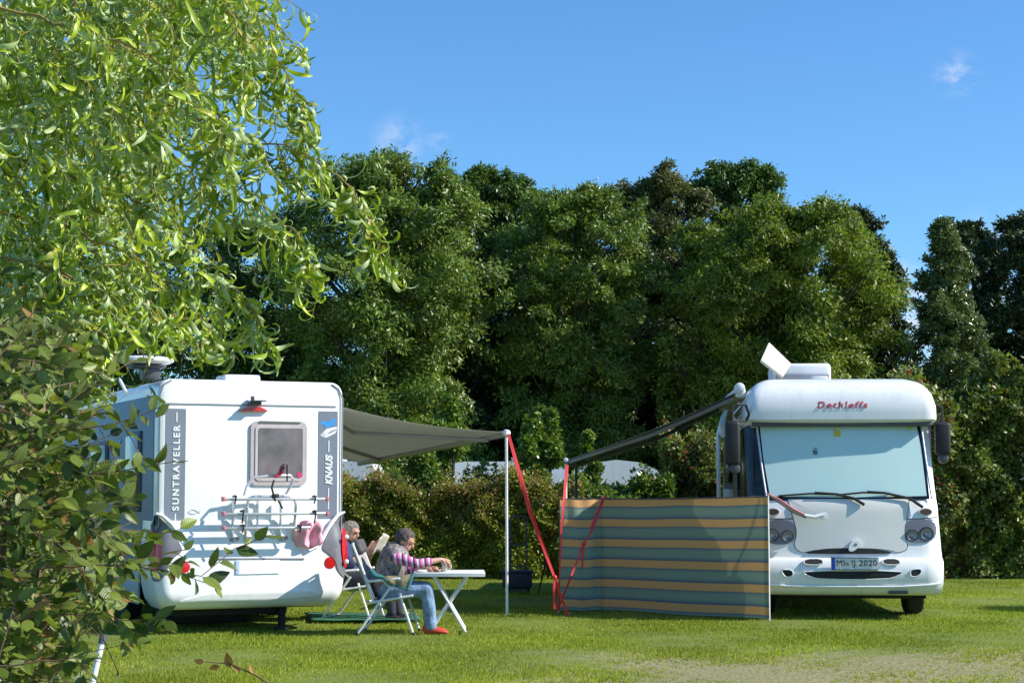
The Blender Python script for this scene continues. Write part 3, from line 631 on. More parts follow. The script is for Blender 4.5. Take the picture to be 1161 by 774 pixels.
    # roof cap, overhanging, big soft corners
    def capr(z):
        s = float(np.interp(z, [2.25, 2.30, 2.45, 2.60, 2.70, 2.76, 2.80, 2.815], [.03, -.005, .0, .04, .10, .18, .28, .45]))
        y = float(np.interp(z, [2.25, 2.30, 2.45, 2.60, 2.70, 2.76, 2.80, 2.815], [.33, .24, .24, .30, .40, .52, .75, 1.1]))
        n = 24; pts = []
        for k in range(n + 1):
            a = -1 + 2 * k / n; aa = math.sin(a * math.pi / 2); x = W2 / 2 + aa * (W2 / 2 - s); pts.append((x, y + .06 * a * a + .12 * max(0, abs(aa) - .92) / .08 * abs(a) ** 6, z))
        pts += [(W2 - s, 1.7, z), (W2 - s - .0, L2, z), (s, L2, z), (s, 1.7, z)]
        return pts
    def capy(x, z):
        s = float(np.interp(z, [2.30, 2.45, 2.60], [-.005, .01, .06])); y = float(np.interp(z, [2.30, 2.45, 2.60, 2.70], [.24, .24, .30, .40])); a = math.asin(max(-1, min(1, (x - W2 / 2) / (W2 / 2 - s)))) * 2 / math.pi
        return y + .06 * a * a
    cap = MB().loft([capr(z) for z in (2.24, 2.26, 2.30, 2.38, 2.46, 2.54, 2.60, 2.66, 2.71, 2.75, 2.78, 2.80, 2.812)]).build('roof_cap', WHITE, t, ang=50)
    xl = (q(929, 458)[0] + q(987, 458)[0]) / 2; zl = 2.47
    lettering('Dethleffs', .155, REDL, cap, face_mat(xl, .233, zl), bold=.0035, shear=.25, space=1.3, depth=.0015, fit=(q(987, 458)[0] - q(929, 458)[0], .085), surf=cap)
    pass
    MB().box((W2 / 2, .36, 2.245), (W2 - .14, .1, .05), bev=.01).build('gutter', DGREY, t)
    # roof fittings
    Z = lambda py, y: CAMH + (545 - py) / 1950 * (20 + y)
    bx = Q(921, 420)[0]; MB().box((bx + .03, 1.9, 2.925), (.72, .8, .24), bev=.05, seg=3).build('air_conditioner', WHITE2, t)
    MB().box((bx + .03, 1.485, 2.86), (.66, .02, .09), bev=.005).build('vent_grille', LGREY, t)
    MB().box((bx + .18, .95, 2.82), (.2, .2, .05), bev=.02).build('roof_cap_cover', WHITE2, t)
    iv = Matrix.Rotation(R(-TH2), 4, 'Z'); hc = [iv @ (hitD(*p) - Vector(P2)) for p in ((872, 388, 21.6), (897, 412, 21.5), (888, 427, 21.2), (863, 408, 21.3))]; hn = (hc[1] - hc[0]).cross(hc[3] - hc[0]).normalized() * .035
    MB().loft([hc, [p + hn for p in hc]]).build('roof_hatch', mat('hatch_cream', (.74, .70, .56), .4, transl=.2), t)
    # side: dark cab window, pillars, rear edge
    MB().box((.035, 1.35, 1.80), (.05, 1.0, .85), bev=.02).build('side_window', BLACKG, t)
    MB().box((.0, 2.55, 1.45), (.02, .72, 1.75), bev=.01).build('side_door', GREY, t)
    MB().box((-.005, 4.4, 1.85), (.04, 1.0, .6), bev=.02).build('side_window', BLACKG, t)
    MB().box((.06, 3.5, 1.5), (.03, 5.6, 1.9)).build('side_panel', mat('shaded_side_grey', (.075, .085, .13), .4), t)  # bluish dark colour paints in the shade on the white side
    MB().tube([(-.02, L2 - .02, .5), (-.02, L2 - .02, 2.3), (.05, L2 - .02, 2.55), (.35, L2 - .3, 2.78)], .03).build('rear_corner_trim', ALU, t)
    MB().box((W2 - .03, 3.5, 1.5), (.03, 5.6, 1.9)).build('side_panel', bpy.data.materials['shaded_side_grey'], t)
    # ladder like rails beside the roof
    MB().tube([(-.02, .9, 2.2), (-.12, .9, 2.38), (.12, .9, 2.66)], .012).tube([(-.08, 1.1, 2.30), (.12, 1.1, 2.52)], .010).build('roof_rail', ALU, t)
    # mirrors
    def mirror(px, side, h0, h1, wd, lx):
        a = Q(px, (h0 + h1) / 2, 0); x = a[0]; z0, z1 = Q(px, h1)[1], Q(px, h0)[1]; sg = -1 if side else 1
        mm = empty('mirror', (x, .42 if side else .05, 0), parent=t)
        MB().box((0, .02, (z0 + z1) / 2), (wd, .13, z1 - z0), bev=.035, seg=3).build('housing', BLACK, mm)
        MB().box((0, .09, (z0 + z1) / 2 + .02), (wd - .04, .01, (z1 - z0) * .8), bev=.004).build('glass', GLASSD, mm)
        zt = z1
        MB().tube([(0, .02, zt - .02), (0, .02, zt + .17), (sg * .05, .03, zt + .2), (sg * lx, .2, zt + .2), (sg * (lx + .04), .26, zt + .08), (sg * lx, .26, zt + .01), (0, .04, zt + .01)], .016, 8).build('arm', BLACK, mm)
        MB().lathe((-.0 if side else .02, .02, z0 - .04), [(.001, .05), (.05, .04), (.065, 0), (.05, -.04), (.001, -.05)], 'Y', 16).build('round_mirror', DGREY, mm)
    mirror(831, 0, 477, 527, .17, .17); mirror(1076.5, 1, 477, 515, .175, .14)
    # wipers
    for P, E in (([(981, 572), (970, 565), (950, 560), (925, 558)], (884, 562)), ([(1048, 575), (1034, 565), (1005, 558.5), (985, 557)], (950, 561))):
        pts = [q(*p) for p in P]; wp = MB().tube([(x, front(x, z) - .05, z) for x, z in pts], [.018, .017, .014, .011], 8).build('wiper', BLACK, t)
        a, b_ = q(*E), q(P[2][0] + 6, P[2][1] + .6); MB().tube([(a[0], front(*a) - .03, a[1]), ((a[0] + b_[0]) / 2, front(*a) - .04, (a[1] + b_[1]) / 2 + .02), (b_[0], front(*b_) - .03, b_[1])], .011, 6).build('blade', BLACK, wp)
    # underbody and wheels
    MB().box((W2 / 2, 3.4, .36), (W2 - .3, 5.9, .3)).box((W2 / 2, .6, .28), (W2 - .7, .7, .12), bev=.03).build('underbody', UNDER, t)
    for y in (.95, 4.9):
        for x in (.15, W2 - .34):
            wh = MB().lathe((x, y, .33), [(.2, 0), (.31, .01), (.33, .035), (.33, .17), (.31, .205), (.2, .215)], 'X', 28).build('wheel', TYRE, t)
            MB().lathe((x - .01, y, .33), [(.05, 0), (.19, .015), (.2, .05), (.2, .19), (.19, .22), (.05, .235)], 'X', 24).build('rim', ALU, wh)
    # awning on the left side
    aw = empty('awning', parent=t)
    ya, yb = 1.0, 4.9; zc = 2.66; n0 = hitD(641, 521, 21.0); loc = Matrix.Rotation(R(-TH2), 4, 'Z') @ (n0 - Vector(P2)); Xe, ze = loc.x, loc.z
    MB().box((-.02, (ya + yb) / 2, zc), (.13, yb - ya, .13), bev=.03).build('cassette', WHITE2, aw)
    MB().lathe((-.03, ya - .03, zc + .05), [(.001, .03), (.04, .03), (.065, .015), (.065, -.03)], 'Y', 20).build('end_cap', WHITE2, aw)
    MB().grid(lambda u, v: (-.06 + (Xe + .06) * u, ya + (yb - ya) * v, zc - .0 + (ze - zc) * u - .05 * math.sin(math.pi * u)), 14, 6).build('cloth', AWN2, aw, solid=.005)
    MB().tube([(Xe, ya, ze - .01), (Xe, yb, ze - .01)], .04, 12).build('front_rail', DGREY, aw)
    MB().tube([(-.1, ya + .08, zc - .07), (Xe * .5, ya + .2, (zc + ze) / 2 - .09), (Xe + .03, ya + .05, ze - .02)], .03, 8).build('folding_arm', LGREY, aw)
    MB().tube([(-.1, yb - .2, zc - .07), (Xe * .5, yb - .9, (zc + ze) / 2 - .12), (Xe + .03, yb - .3, ze - .03)], .026, 8).build('folding_arm', LGREY, aw)
    MB().lathe((Xe, ya, ze), [(.001, .03), (.025, .025), (.03, -.02)], 'Y', 14).build('end_cap', WHITE2, aw)
    MB().tube([(Xe, ya + .03, ze), (Xe - .01, ya + .03, 0)], .017, 10).build('support_leg', WTUBE, aw)
    MB().tube([(Xe, yb - .1, ze), (Xe, yb - .1, 0)], .02, 10).build('support_leg', DGREY, aw)
    return t
mh2 = right_motorhome()

# ------------------------------------------------------------ windbreak, straps, carpet
WB = [(.585, 21.12), (1.105, 21.22), (2.93, 19.76)]           # plan of the windbreak: short bent piece, then the long one
def windbreak():
    t = empty('windbreak', (WB[1][0], WB[1][1], 0), 0, 'orange and blue green striped fabric windbreak standing in front of the right motorhome', 'windbreak')
    m = bpy.data.materials.new('striped_fabric'); m.use_nodes = True; n, l = m.node_tree.nodes, m.node_tree.links; p = n['Principled BSDF']; p.inputs['Roughness'].default_value = .85
    at = n.new('ShaderNodeAttribute'); at.attribute_name = 'band'; ra = n.new('ShaderNodeValToRGB'); ra.color_ramp.interpolation = 'LINEAR'
    e = ra.color_ramp.elements; per = 5.6
    OR, TE, NV, TB = (.66, .35, .13, 1), (.22, .30, .22, 1), (.11, .14, .18, 1), (.17, .26, .23, 1)
    md = n.new('ShaderNodeMath'); md.operation = 'MULTIPLY'; md.inputs[1].default_value = per; fr = n.new('ShaderNodeMath'); fr.operation = 'FRACT'
    l.new(at.outputs['Fac'], md.inputs[0]); l.new(md.outputs[0], fr.inputs[0]); l.new(fr.outputs[0], ra.inputs[0])
    stops = [(0, NV), (.03, OR), (.36, OR), (.40, NV), (.47, TB), (.54, TE), (.76, TE), (.86, TB), (.96, NV)]
    e[0].position, e[0].color = stops[0]; e[1].position, e[1].color = stops[-1]
    for s_, c_ in stops[1:-1]: x = e.new(s_); x.color = c_
    wv = n.new('ShaderNodeTexCoord'); nz = n.new('ShaderNodeTexNoise'); nz.inputs['Scale'].default_value = 400; l.new(wv.outputs['Object'], nz.inputs[0])
    mr = n.new('ShaderNodeMapRange'); mr.inputs[3].default_value = .75; mr.inputs[4].default_value = 1.25; l.new(nz.outputs[0], mr.inputs[0])
    vm = n.new('ShaderNodeVectorMath'); vm.operation = 'SCALE'; l.new(ra.outputs[0], vm.inputs[0]); l.new(mr.outputs[0], vm.inputs['Scale']); l.new(vm.outputs[0], p.inputs['Base Color'])
    tr = n.new('ShaderNodeBsdfTranslucent'); l.new(vm.outputs[0], tr.inputs[0]); ms = n.new('ShaderNodeMixShader'); ms.inputs[0].default_value = .13
    l.new(p.outputs[0], ms.inputs[1]); l.new(tr.outputs[0], ms.inputs[2]); l.new(ms.outputs[0], n['Material Output'].inputs[0])
    def piece(a, b, za, zb, nu, sag):
        me = bpy.data.meshes.new('fabric'); nv = 30; V = []; B = []; d = Vector((b[0] - a[0], b[1] - a[1], 0)).normalized(); nr = Vector((d.y, -d.x, 0))
        for i in range(nu + 1):
            u = i / nu
            for j in range(nv + 1):
                v = j / nv; zt = za + (zb - za) * u - .012 * math.sin(math.pi * u * (2 if nu > 20 else 1)) ** 2; bul = sag * math.sin(math.pi * u) * (math.sin(math.pi * v) * .7 + .3) + (.008 if nu < 20 else .003) * math.sin(u * (17 if nu < 20 else 31) + v * 3 + math.sin(v * 6))
                V.append((a[0] + (b[0] - a[0]) * u + nr.x * bul - WB[1][0], a[1] + (b[1] - a[1]) * u + nr.y * bul - WB[1][1], .015 + (zt - .015) * v + .006 * math.sin(u * 9) * (1 - v)))
                B.append((1 - v) * .985 + .003)
        Fc = [(i * (nv + 1) + j, (i + 1) * (nv + 1) + j, (i + 1) * (nv + 1) + j + 1, i * (nv + 1) + j + 1) for i in range(nu) for j in range(nv)]
        me.from_pydata(V, [], Fc); at = me.attributes.new('band', 'FLOAT', 'POINT'); at.data.foreach_set('value', B)
        for q in me.polygons: q.use_smooth = True
        me.materials.append(m); o = bpy.data.objects.new('fabric', me); C.objects.link(o); o.parent = t; return o
    za, zb, zc = hitD(634, 565.5, WB[0][1]).z, hitD(682, 565.5, WB[1][1]).z, hitD(869, 562.5, WB[2][1]).z
    piece(WB[0], WB[1], za, zb, 14, .09); f = piece(WB[1], WB[2], zb, zc, 40, -.015)
    for (x, y), z, mm in zip(WB, (za, zb, zc), (DGREY, DGREY, WTUBE)):
        MB().tube([(x - WB[1][0], y - WB[1][1] + .018, 0), (x - WB[1][0], y - WB[1][1] + .018, z + .012)], .011 if mm is DGREY else .013, 8).build('pole', mm, t)
    P = [Vector((x - WB[1][0], y - WB[1][1], z)) for (x, y), z in zip(WB, (za, zb, zc))]
    MB().tube([P[0], P[1]], .008, 6).tube([P[1], P[1].lerp(P[2], .5) - Vector((0, 0, .012)), P[2]], .008, 6).build('top_hem', DGREY, t)
windbreak()
def strap(pts, label, w=.022, name='guy_strap', m=STRAP, extra=None, peg=True):
    """flat webbing strap along pts"""
    pts = [Vector(p) for p in pts]; t = empty(name, pts[-1], 0, label, 'strap'); o_ = pts[-1]
    def ribbon(P, wd):
        b = MB(); V = []
        for i, p in enumerate(P):
            d = (P[min(i + 1, len(P) - 1)] - P[max(i - 1, 0)]).normalized(); s = d.cross(Vector((0, 1, 0))).normalized(); tw = math.sin(i * .9) * .5
            s = (s * math.cos(tw) + Vector((0, 1, 0)) * math.sin(tw)) * wd / 2
            n_ = Vector((0, .0035, 0)); V.append([b.bm.verts.new(p - o_ + q) for q in (s - n_, -s - n_, -s + n_, s + n_)])
        for A, B in zip(V, V[1:]):
            for k in range(4): b.bm.faces.new((A[k], A[(k + 1) % 4], B[(k + 1) % 4], B[k]))
        b.bm.faces.new(V[0]); b.bm.faces.new(V[-1][::-1]); return b
    def sub(P, k=5):
        R_ = []
        for a, b in zip(P, P[1:]): R_ += [a.lerp(b, i / k) for i in range(k)]
        return R_ + [P[-1]]
    ribbon(sub(pts), w).build('webbing', m, t)
    for e in extra or []:
        ribbon(sub([Vector(p) for p in e[0]], 4), e[1]).build(e[2], m, t)
    for e in extra or []:
        if e[2] == 'loose_end': p = Vector(e[0][0]) - o_; MB().lathe(p, [(.001, -.03), (.022, -.02), (.028, .0), (.02, .02), (.001, .03)], 'Z', 10).build('knot', m, t)
    if peg: MB().tube([(0.01, 0, .04), (-.02, 0, -.08)], .006, 6).tube([(.01, 0, .04), (.035, 0, .035)], .005, 6).build('ground_peg', LGREY, t)
    return t
D1, D2 = 20.1, 20.25
strap([hitD(576, 492, D1), hitD(600, 580, D1), hitD(629, 655, D1), hitG(644, 698)], 'long red strap running down to the right from the left awning pole', .028,
      extra=[([hitD(577.5, 492, D1 + .02), hitD(603, 580, D1 + .02), hitD(630, 655, D1 + .02)], .016, 'second_webbing'), ([hitD(629, 654, D1 - .03), hitD(628, 672, D1 - .03), hitD(629, 690, D1 - .03)], .028, 'loose_end')])
strap([hitD(686, 562, WB[1][1] - .1), hitD(672, 600, 20.75), hitD(662, 616, 20.7), hitD(648, 652, 20.55), hitG(631, 694.5)], 'red strap knotted in front of the striped windbreak', .022,
      extra=[([hitD(685, 563, WB[1][1] - .12), hitD(670, 600, 20.72)], .040, 'buckle_webbing'), ([hitD(662, 616, 20.65), hitD(661, 630, 20.65), hitD(660, 644, 20.65)], .024, 'loose_end')])
strap([hitD(644, 527, 20.95), hitD(637, 600, 20.7), hitG(632, 695.5)], 'dark red strap running steeply from the right awning leg beside the windbreak', .020,
      extra=[([hitD(642, 527, 20.93), hitD(636, 605, 20.68)], .02, 'second_webbing')])
strap([hitD(634, 566, 21.3), hitD(627, 596, 21.6), hitD(622, 611, 21.8), hitD(616, 650, 22.2), hitG(610, 672)], 'thin red strap, coloured dark for shade, behind the left end of the windbreak', .02, m=mat('shaded_red_strap', (.16, .02, .025), .7))  # strap red darkened in the colour for the shade behind the windbreak
def cord():
    t = empty('elastic_cord', hitD(875, 566, 19.8), 0, 'dark red and black elastic cords hooked from the windbreak to the hood', 'cord'); b = Vector(t.location)
    def P(px, py, y): return hitD(px, py, y) - b
    for k, m in enumerate((REDL, BLACK, BLACK)):
        d = k * 2.5
        MB().tube([P(869 + d * .5, 559 + d * .5, 19.82), P(884 + d * .5, 566 + d * 1.1, 19.84), P(900, 577 + d * .8, 19.88), P(914, 584 + d * .5, 19.92)], .010, 6).build('cord', m, t)
    MB().tube([P(912, 584, 19.92), P(924, 586, 19.92), P(933, 583.5, 19.93)], [.02, .024, .03], 8).lathe(P(934, 585, 19.93), [(.001, .02), (.04, .018), (.045, 0), (.03, -.02)], 'Y', 14).build('hook', WHITE2, t)
cord()
def carpet():
    a, b_, c, d = hitG(352, 706), hitG(478, 705), hitG(470, 697.5), hitG(345, 697)
    m = MB(); m.grid(lambda u, v: (a.lerp(b_, u)).lerp(d.lerp(c, u), v) + Vector((0, 0, .03 + .003 * math.sin(u * 20))), 20, 4)
    o = m.build('carpet', mat('carpet_green', (.03, .13, .065), .9, noise=.2, bump=.3), solid=.012); tag(o, 'flat green outdoor carpet on the lawn under the chairs', 'carpet')
carpet()

# ------------------------------------------------------------ camping furniture
FAB = mat('chair_mesh_fabric', (.40, .38, .36), .8, noise=.15, transl=.1); FABD = mat('headrest_fabric', (.09, .085, .085), .85, noise=.4, nscale=30)
def lawn_chair(loc, rz, label):
    t = empty('camping_chair', loc, rz, label, 'chair', 'folding camping chairs')
    Wc = .27
    def T(pts, r=.0125, flat=False): return MB().tube(pts, r, 8)
    for s in (-1, 1):
        y = s * Wc
        l_ = T([(.08, y, .50), (-.27, y, .012)], .0135).build('leg', WTUBE, t)
        MB().tube([(-.265, y, .03), (-.275, y, 0)], .017, 8).build('rubber_foot', BLACK, l_)
        l_ = T([(.165, y * .94, .43), (.31, y * .94, .012)], .0135).build('leg', WTUBE, t)
        MB().tube([(.306, y * .94, .03), (.314, y * .94, 0)], .017, 8).build('rubber_foot', BLACK, l_)
        T([(-.14, y * .97, .33), (.30, y * .97, .405)], .013).build('seat_rail', WTUBE, t)
        MB().box((.01, y * 1.03, .565), (.34, .045, .028), Euler((0, R(-5), 0)), bev=.012, seg=3).build('armrest', WTUBE, t)
        T([(.0, y, .55), (.08, y, .48)], .011).build('armrest_post', WTUBE, t)
        T([(-.10, y * .96, .33), (-.20, y * .96, .62), (-.325, y * .96, .93)], .0135).build('back_post', WTUBE, t)
    T([(-.255, -Wc, .035), (-.255, Wc, .035)], .009).build('cross_bar', WTUBE, t); T([(.24, -Wc * .94, .22), (.24, Wc * .94, .22)], .009).build('cross_bar', WTUBE, t)
    T([(-.325, -Wc * .96, .93), (-.335, 0, .945), (-.325, Wc * .96, .93)], .012).build('top_bar', WTUBE, t)
    MB().grid(lambda u, v: (-.12 + .42 * u, (v - .5) * 2 * Wc * .93, .345 + .06 * u - .035 * math.sin(math.pi * u) * math.sin(math.pi * v)), 8, 8).build('seat', FAB, t, solid=.02)
    def bk(u, v): z = .36 + .54 * u; return (-.105 - .10 * u - .12 * u * u + -.02 * math.sin(math.pi * v) - .035 * math.sin(math.pi * u), (v - .5) * 2 * Wc * .92, z)
    MB().grid(bk, 10, 8).build('backrest', FAB, t, solid=.035)
    MB().box((-.285, 0, .90), (.07, Wc * 1.5, .15), Euler((0, R(-22), 0)), bev=.03, seg=3).build('headrest', FABD, t)
    return t
CH1 = hitG(440, 712.5); CH1 = Vector(((440 - 580.5) / F * 18.14, 18.14, 0)); lawn_chair(CH1, -4, 'white framed folding camping chair the woman at the table sits in')
CH2 = Vector((hitD(399, 640, 19.9).x, 19.9, 0)); lawn_chair(CH2, -14, 'white framed folding camping chair under the man reading')
TB = Vector(((510 - 580.5) / F * 18.26, 18.26, 0))
def table():
    t = empty('camping_table', TB, 2, 'white folding camping table with crossed legs on the lawn', 'table')
    MB().box((0, 0, .622), (.745, .60, .022), bev=.006).build('tabletop', WHITE2, t)
    for y in (-.24, .24): MB().box((0, y * 1.2, .604), (.74, .02, .026), bev=.003).build('edge_rail', WTUBE, t)
    for y in (-.25, .25):
        l_ = MB().tube([(-.17, y, .60), (.17, y, .02)], .013, 8).build('leg', WTUBE, t); l_ = MB().tube([(.20, y * .93, .60), (-.20, y * .93, .02)], .013, 8).build('leg', WTUBE, t)
    MB().tube([(.165, -.25, .03), (.165, .25, .03)], .009).build('cross_bar', WTUBE, t); MB().tube([(-.195, -.235, .03), (-.195, .235, .03)], .009).build('cross_bar', WTUBE, t)
    MB().tube([(0, -.25, .31), (0, .25, .31)], .007).build('pivot_rod', LGREY, t)
table()
def tb(px, dy, z=.634): return Vector(((px - 580.5) / F * (18.26 + dy), 18.26 + dy, z))
mg = MB().lathe(tb(505.7, -.05), [(.001, 0), (.036, .001), (.038, .01), (.038, .085), (.036, .09), (.030, .086), (.028, .02), (.001, .018)], 'Z', 20).tube([tb(505.7, -.05) + Vector((.036, -.02, .02)), tb(505.7, -.05) + Vector((.06, -.03, .035)), tb(505.7, -.05) + Vector((.06, -.03, .065)), tb(505.7, -.05) + Vector((.036, -.02, .075))], .006, 6).build('mug', mat('mug_glaze', (.62, .63, .58), .3)); tag(mg, 'pale grey mug on the white table under the woman\'s hand', 'mug')
bk = MB().box(tb(491, .05, .641), (.22, .16, .014), Euler((0, 0, .2)), bev=.003).build('booklet', mat('paper_beige', (.55, .50, .38), .7)); tag(bk, 'thin beige booklet lying on the white camping table', 'booklet')
sp = MB().box(tb(479, -.12, .645), (.10, .07, .022), Euler((0, 0, .3)), bev=.008).build('glasses_case', WHITE2); tag(sp, 'small white case on the left end of the camping table', 'case')

# ------------------------------------------------------------ people
SKIN = mat('skin', (.50, .27, .185), .5, noise=.12, nscale=14); SKIN2 = mat('skin_pale', (.52, .32, .24), .5, noise=.1, nscale=14)
HAIR = mat('grey_brown_hair', (.13, .10, .085), .7, noise=.6, nscale=60, bump=1.0, bscale=90); HAIR2 = mat('grey_hair', (.22, .20, .18), .7, noise=.5, nscale=60, bump=.8, bscale=90)
JEANS = mat('blue_jeans', (.20, .31, .46), .85, noise=.4, nscale=12, bump=1.0, bscale=14); SHOE = mat('orange_red_shoe', (.55, .06, .03), .5)
VEST = mat('vest_khaki', (.20, .19, .16), .85, noise=.25, nscale=18)
def multicolour(name, cols, sc):
    m = bpy.data.materials.new(name); m.use_nodes = True; n, l = m.node_tree.nodes, m.node_tree.links; p = n['Principled BSDF']; p.inputs['Roughness'].default_value = .85
    t = n.new('ShaderNodeTexCoord'); v = n.new('ShaderNodeTexNoise'); v.inputs['Scale'].default_value = sc; v.inputs['Detail'].default_value = 2; l.new(t.outputs['Object'], v.inputs[0])
    ra = n.new('ShaderNodeValToRGB'); e = ra.color_ramp.elements; e[0].color = cols[0] + (1,); e[1].color = cols[-1] + (1,); e[0].position = .32; e[1].position = .68
    for i, c in enumerate(cols[1:-1]): x = e.new(.32 + .36 * (i + 1) / (len(cols) - 1)); x.color = c + (1,)
    l.new(v.outputs[0], ra.inputs[0]); l.new(ra.outputs[0], p.inputs['Base Color']); return m
PATT = multicolour('patterned_vest', [(.05, .05, .06), (.25, .22, .22), (.12, .07, .07), (.34, .32, .28), (.12, .14, .17)], 16)
def striped(name, ax, cols, per):
    m = bpy.data.materials.new(name); m.use_nodes = True; n, l = m.node_tree.nodes, m.node_tree.links; p = n['Principled BSDF']; p.inputs['Roughness'].default_value = .85
    t = n.new('ShaderNodeTexCoord'); d = n.new('ShaderNodeVectorMath'); d.operation = 'DOT_PRODUCT'; d.inputs[1].default_value = ax; l.new(t.outputs['Object'], d.inputs[0])
    q = n.new('ShaderNodeMath'); q.operation = 'MULTIPLY'; q.inputs[1].default_value = 1 / per; l.new(d.outputs['Value'], q.inputs[0]); f = n.new('ShaderNodeMath'); f.operation = 'FRACT'; l.new(q.outputs[0], f.inputs[0])
    ra = n.new('ShaderNodeValToRGB'); ra.color_ramp.interpolation = 'CONSTANT'; e = ra.color_ramp.elements; e[0].color = cols[0] + (1,); e[1].position = 1 / len(cols); e[1].color = cols[1] + (1,)
    for i, c in enumerate(cols[2:]): x = e.new((i + 2) / len(cols)); x.color = c + (1,)
    l.new(f.outputs[0], ra.inputs[0]); l.new(ra.outputs[0], p.inputs['Base Color']); return m
def skin_mesh(name, V, E, m, parent, root=0, sub=2, vox=None, extra=None):
    """grow a body from joints V = {key: (x, y, z, rx, ry)} and edges E: swept tapering sections merged into one skin"""
    bm = bmesh.new()
    for a, b in E:
        A, B = V[a], V[b]; ln = math.dist(A[:3], B[:3]); k = max(2, int(ln / (min(A[3], B[3]) * .30)) + 1)
        for i in range(k + 1):
            f = i / k; q = [A[j] + (B[j] - A[j]) * f for j in range(5)]
            bmesh.ops.create_icosphere(bm, subdivisions=2, radius=1, matrix=Matrix.Translation(q[:3]) @ Matrix.Diagonal((q[3], q[4], q[3], 1)))
    res = bpy.data.meshes.new('s'); bm.to_mesh(res); bm.free()
    if m is None: return res
    bm = bmesh.new(); bm.from_mesh(res)
    for x in extra or []: bm.from_mesh(x)
    bm.to_mesh(res); bm.free(); o = bpy.data.objects.new('s', res); C.objects.link(o)
    r = o.modifiers.new('r', 'REMESH'); r.mode = 'VOXEL'; r.voxel_size = vox or .008; r.use_smooth_shade = True
    sm = o.modifiers.new('sm', 'SMOOTH'); sm.iterations = 3 if vox else 6; sm.factor = .5
    bpy.context.view_layer.update(); res = bpy.data.meshes.new_from_object(o.evaluated_get(bpy.context.evaluated_depsgraph_get())); bpy.data.objects.remove(o)
    for q in res.polygons: q.use_smooth = True
    res.materials.clear(); res.materials.append(m); o = bpy.data.objects.new(name, res); C.objects.link(o)
    if parent: o.parent = parent
    return o
def head_parts(c, fw, s=1.0):
    """skull, nose, ears, chin as a mesh: c centre, fw the way the face looks (unit), size s"""
    bm = bmesh.new(); fw = Vector(fw).normalized(); up0 = Vector((0, 0, 1)); side = fw.cross(up0).normalized(); up = side.cross(fw)
    M3 = Matrix((fw, side, up)).transposed().to_4x4(); M = Matrix.Translation(c) @ M3
    def sph(p, r): g = bmesh.ops.create_icosphere(bm, subdivisions=3, radius=1); bmesh.ops.transform(bm, matrix=M @ Matrix.Translation([v * s for v in p]) @ Matrix.Diagonal((r[0] * s, r[1] * s, r[2] * s, 1)), verts=g['verts'])
    sph((-.012, 0, .022), (.098, .078, .09)); sph((.03, 0, -.045), (.058, .056, .066)); sph((.055, 0, -.088), (.026, .028, .02)); sph((.093, 0, -.018), (.02, .013, .024)); sph((.085, 0, .006), (.012, .01, .03)); sph((.075, 0, .03), (.018, .05, .012))
    sph((.078, 0, -.06), (.014, .024, .009))
    for q in (-1, 1): sph((-.01, q * .078, -.012), (.02, .012, .032))
    me = bpy.data.meshes.new('h'); bm.to_mesh(me); bm.free(); return me, M
def face_bits(M, s, parent):
    for q in (-1, 1):
        e = MB(); g = bmesh.ops.create_icosphere(e.bm, subdivisions=2, radius=.011 * s); bmesh.ops.transform(e.bm, matrix=M @ Matrix.Translation((.077 * s, q * .032 * s, .008 * s)), verts=g['verts']); e.build('eye', bpy.data.materials.get('eye') or mat('eye', (.03, .02, .015), .1), parent)
    e = MB(); g = bmesh.ops.create_icosphere(e.bm, subdivisions=2, radius=1); bmesh.ops.transform(e.bm, matrix=M @ Matrix.Translation((.089 * s, 0, -.058 * s)) @ Matrix.Diagonal((.006 * s, .022 * s, .004 * s, 1)), verts=g['verts']); e.build('mouth', bpy.data.materials.get('lips') or mat('lips', (.35, .10, .09), .5), parent)
def hair(M, s, m, parent, thin=0):
    b = MB(); g = bmesh.ops.create_icosphere(b.bm, subdivisions=5, radius=1)
    for v in g['verts']:
        p = v.co.copy(); r = 1 + .035 * math.sin(p.x * 27 + p.z * 15) * math.sin(p.y * 23) + .03 * math.sin(p.x * 9 + p.z * 5) * math.sin(p.y * 7 + 1) + .02 * math.sin(p.z * 13 + p.x * 6)
        v.co = Vector((p.x * .104 * r - .018, p.y * .087 * r, p.z * .098 * r + .026)) * s
    kill = [v for v in b.bm.verts if (v.co.x > .042 * s and v.co.z < .066 * s) or (v.co.z < -.045 * s) or (v.co.x > .012 * s and v.co.z < -.0 * s)]
    bmesh.ops.delete(b.bm, geom=kill, context='VERTS'); b.bm.transform(M); return b.build('hair', m, parent, ang=180)
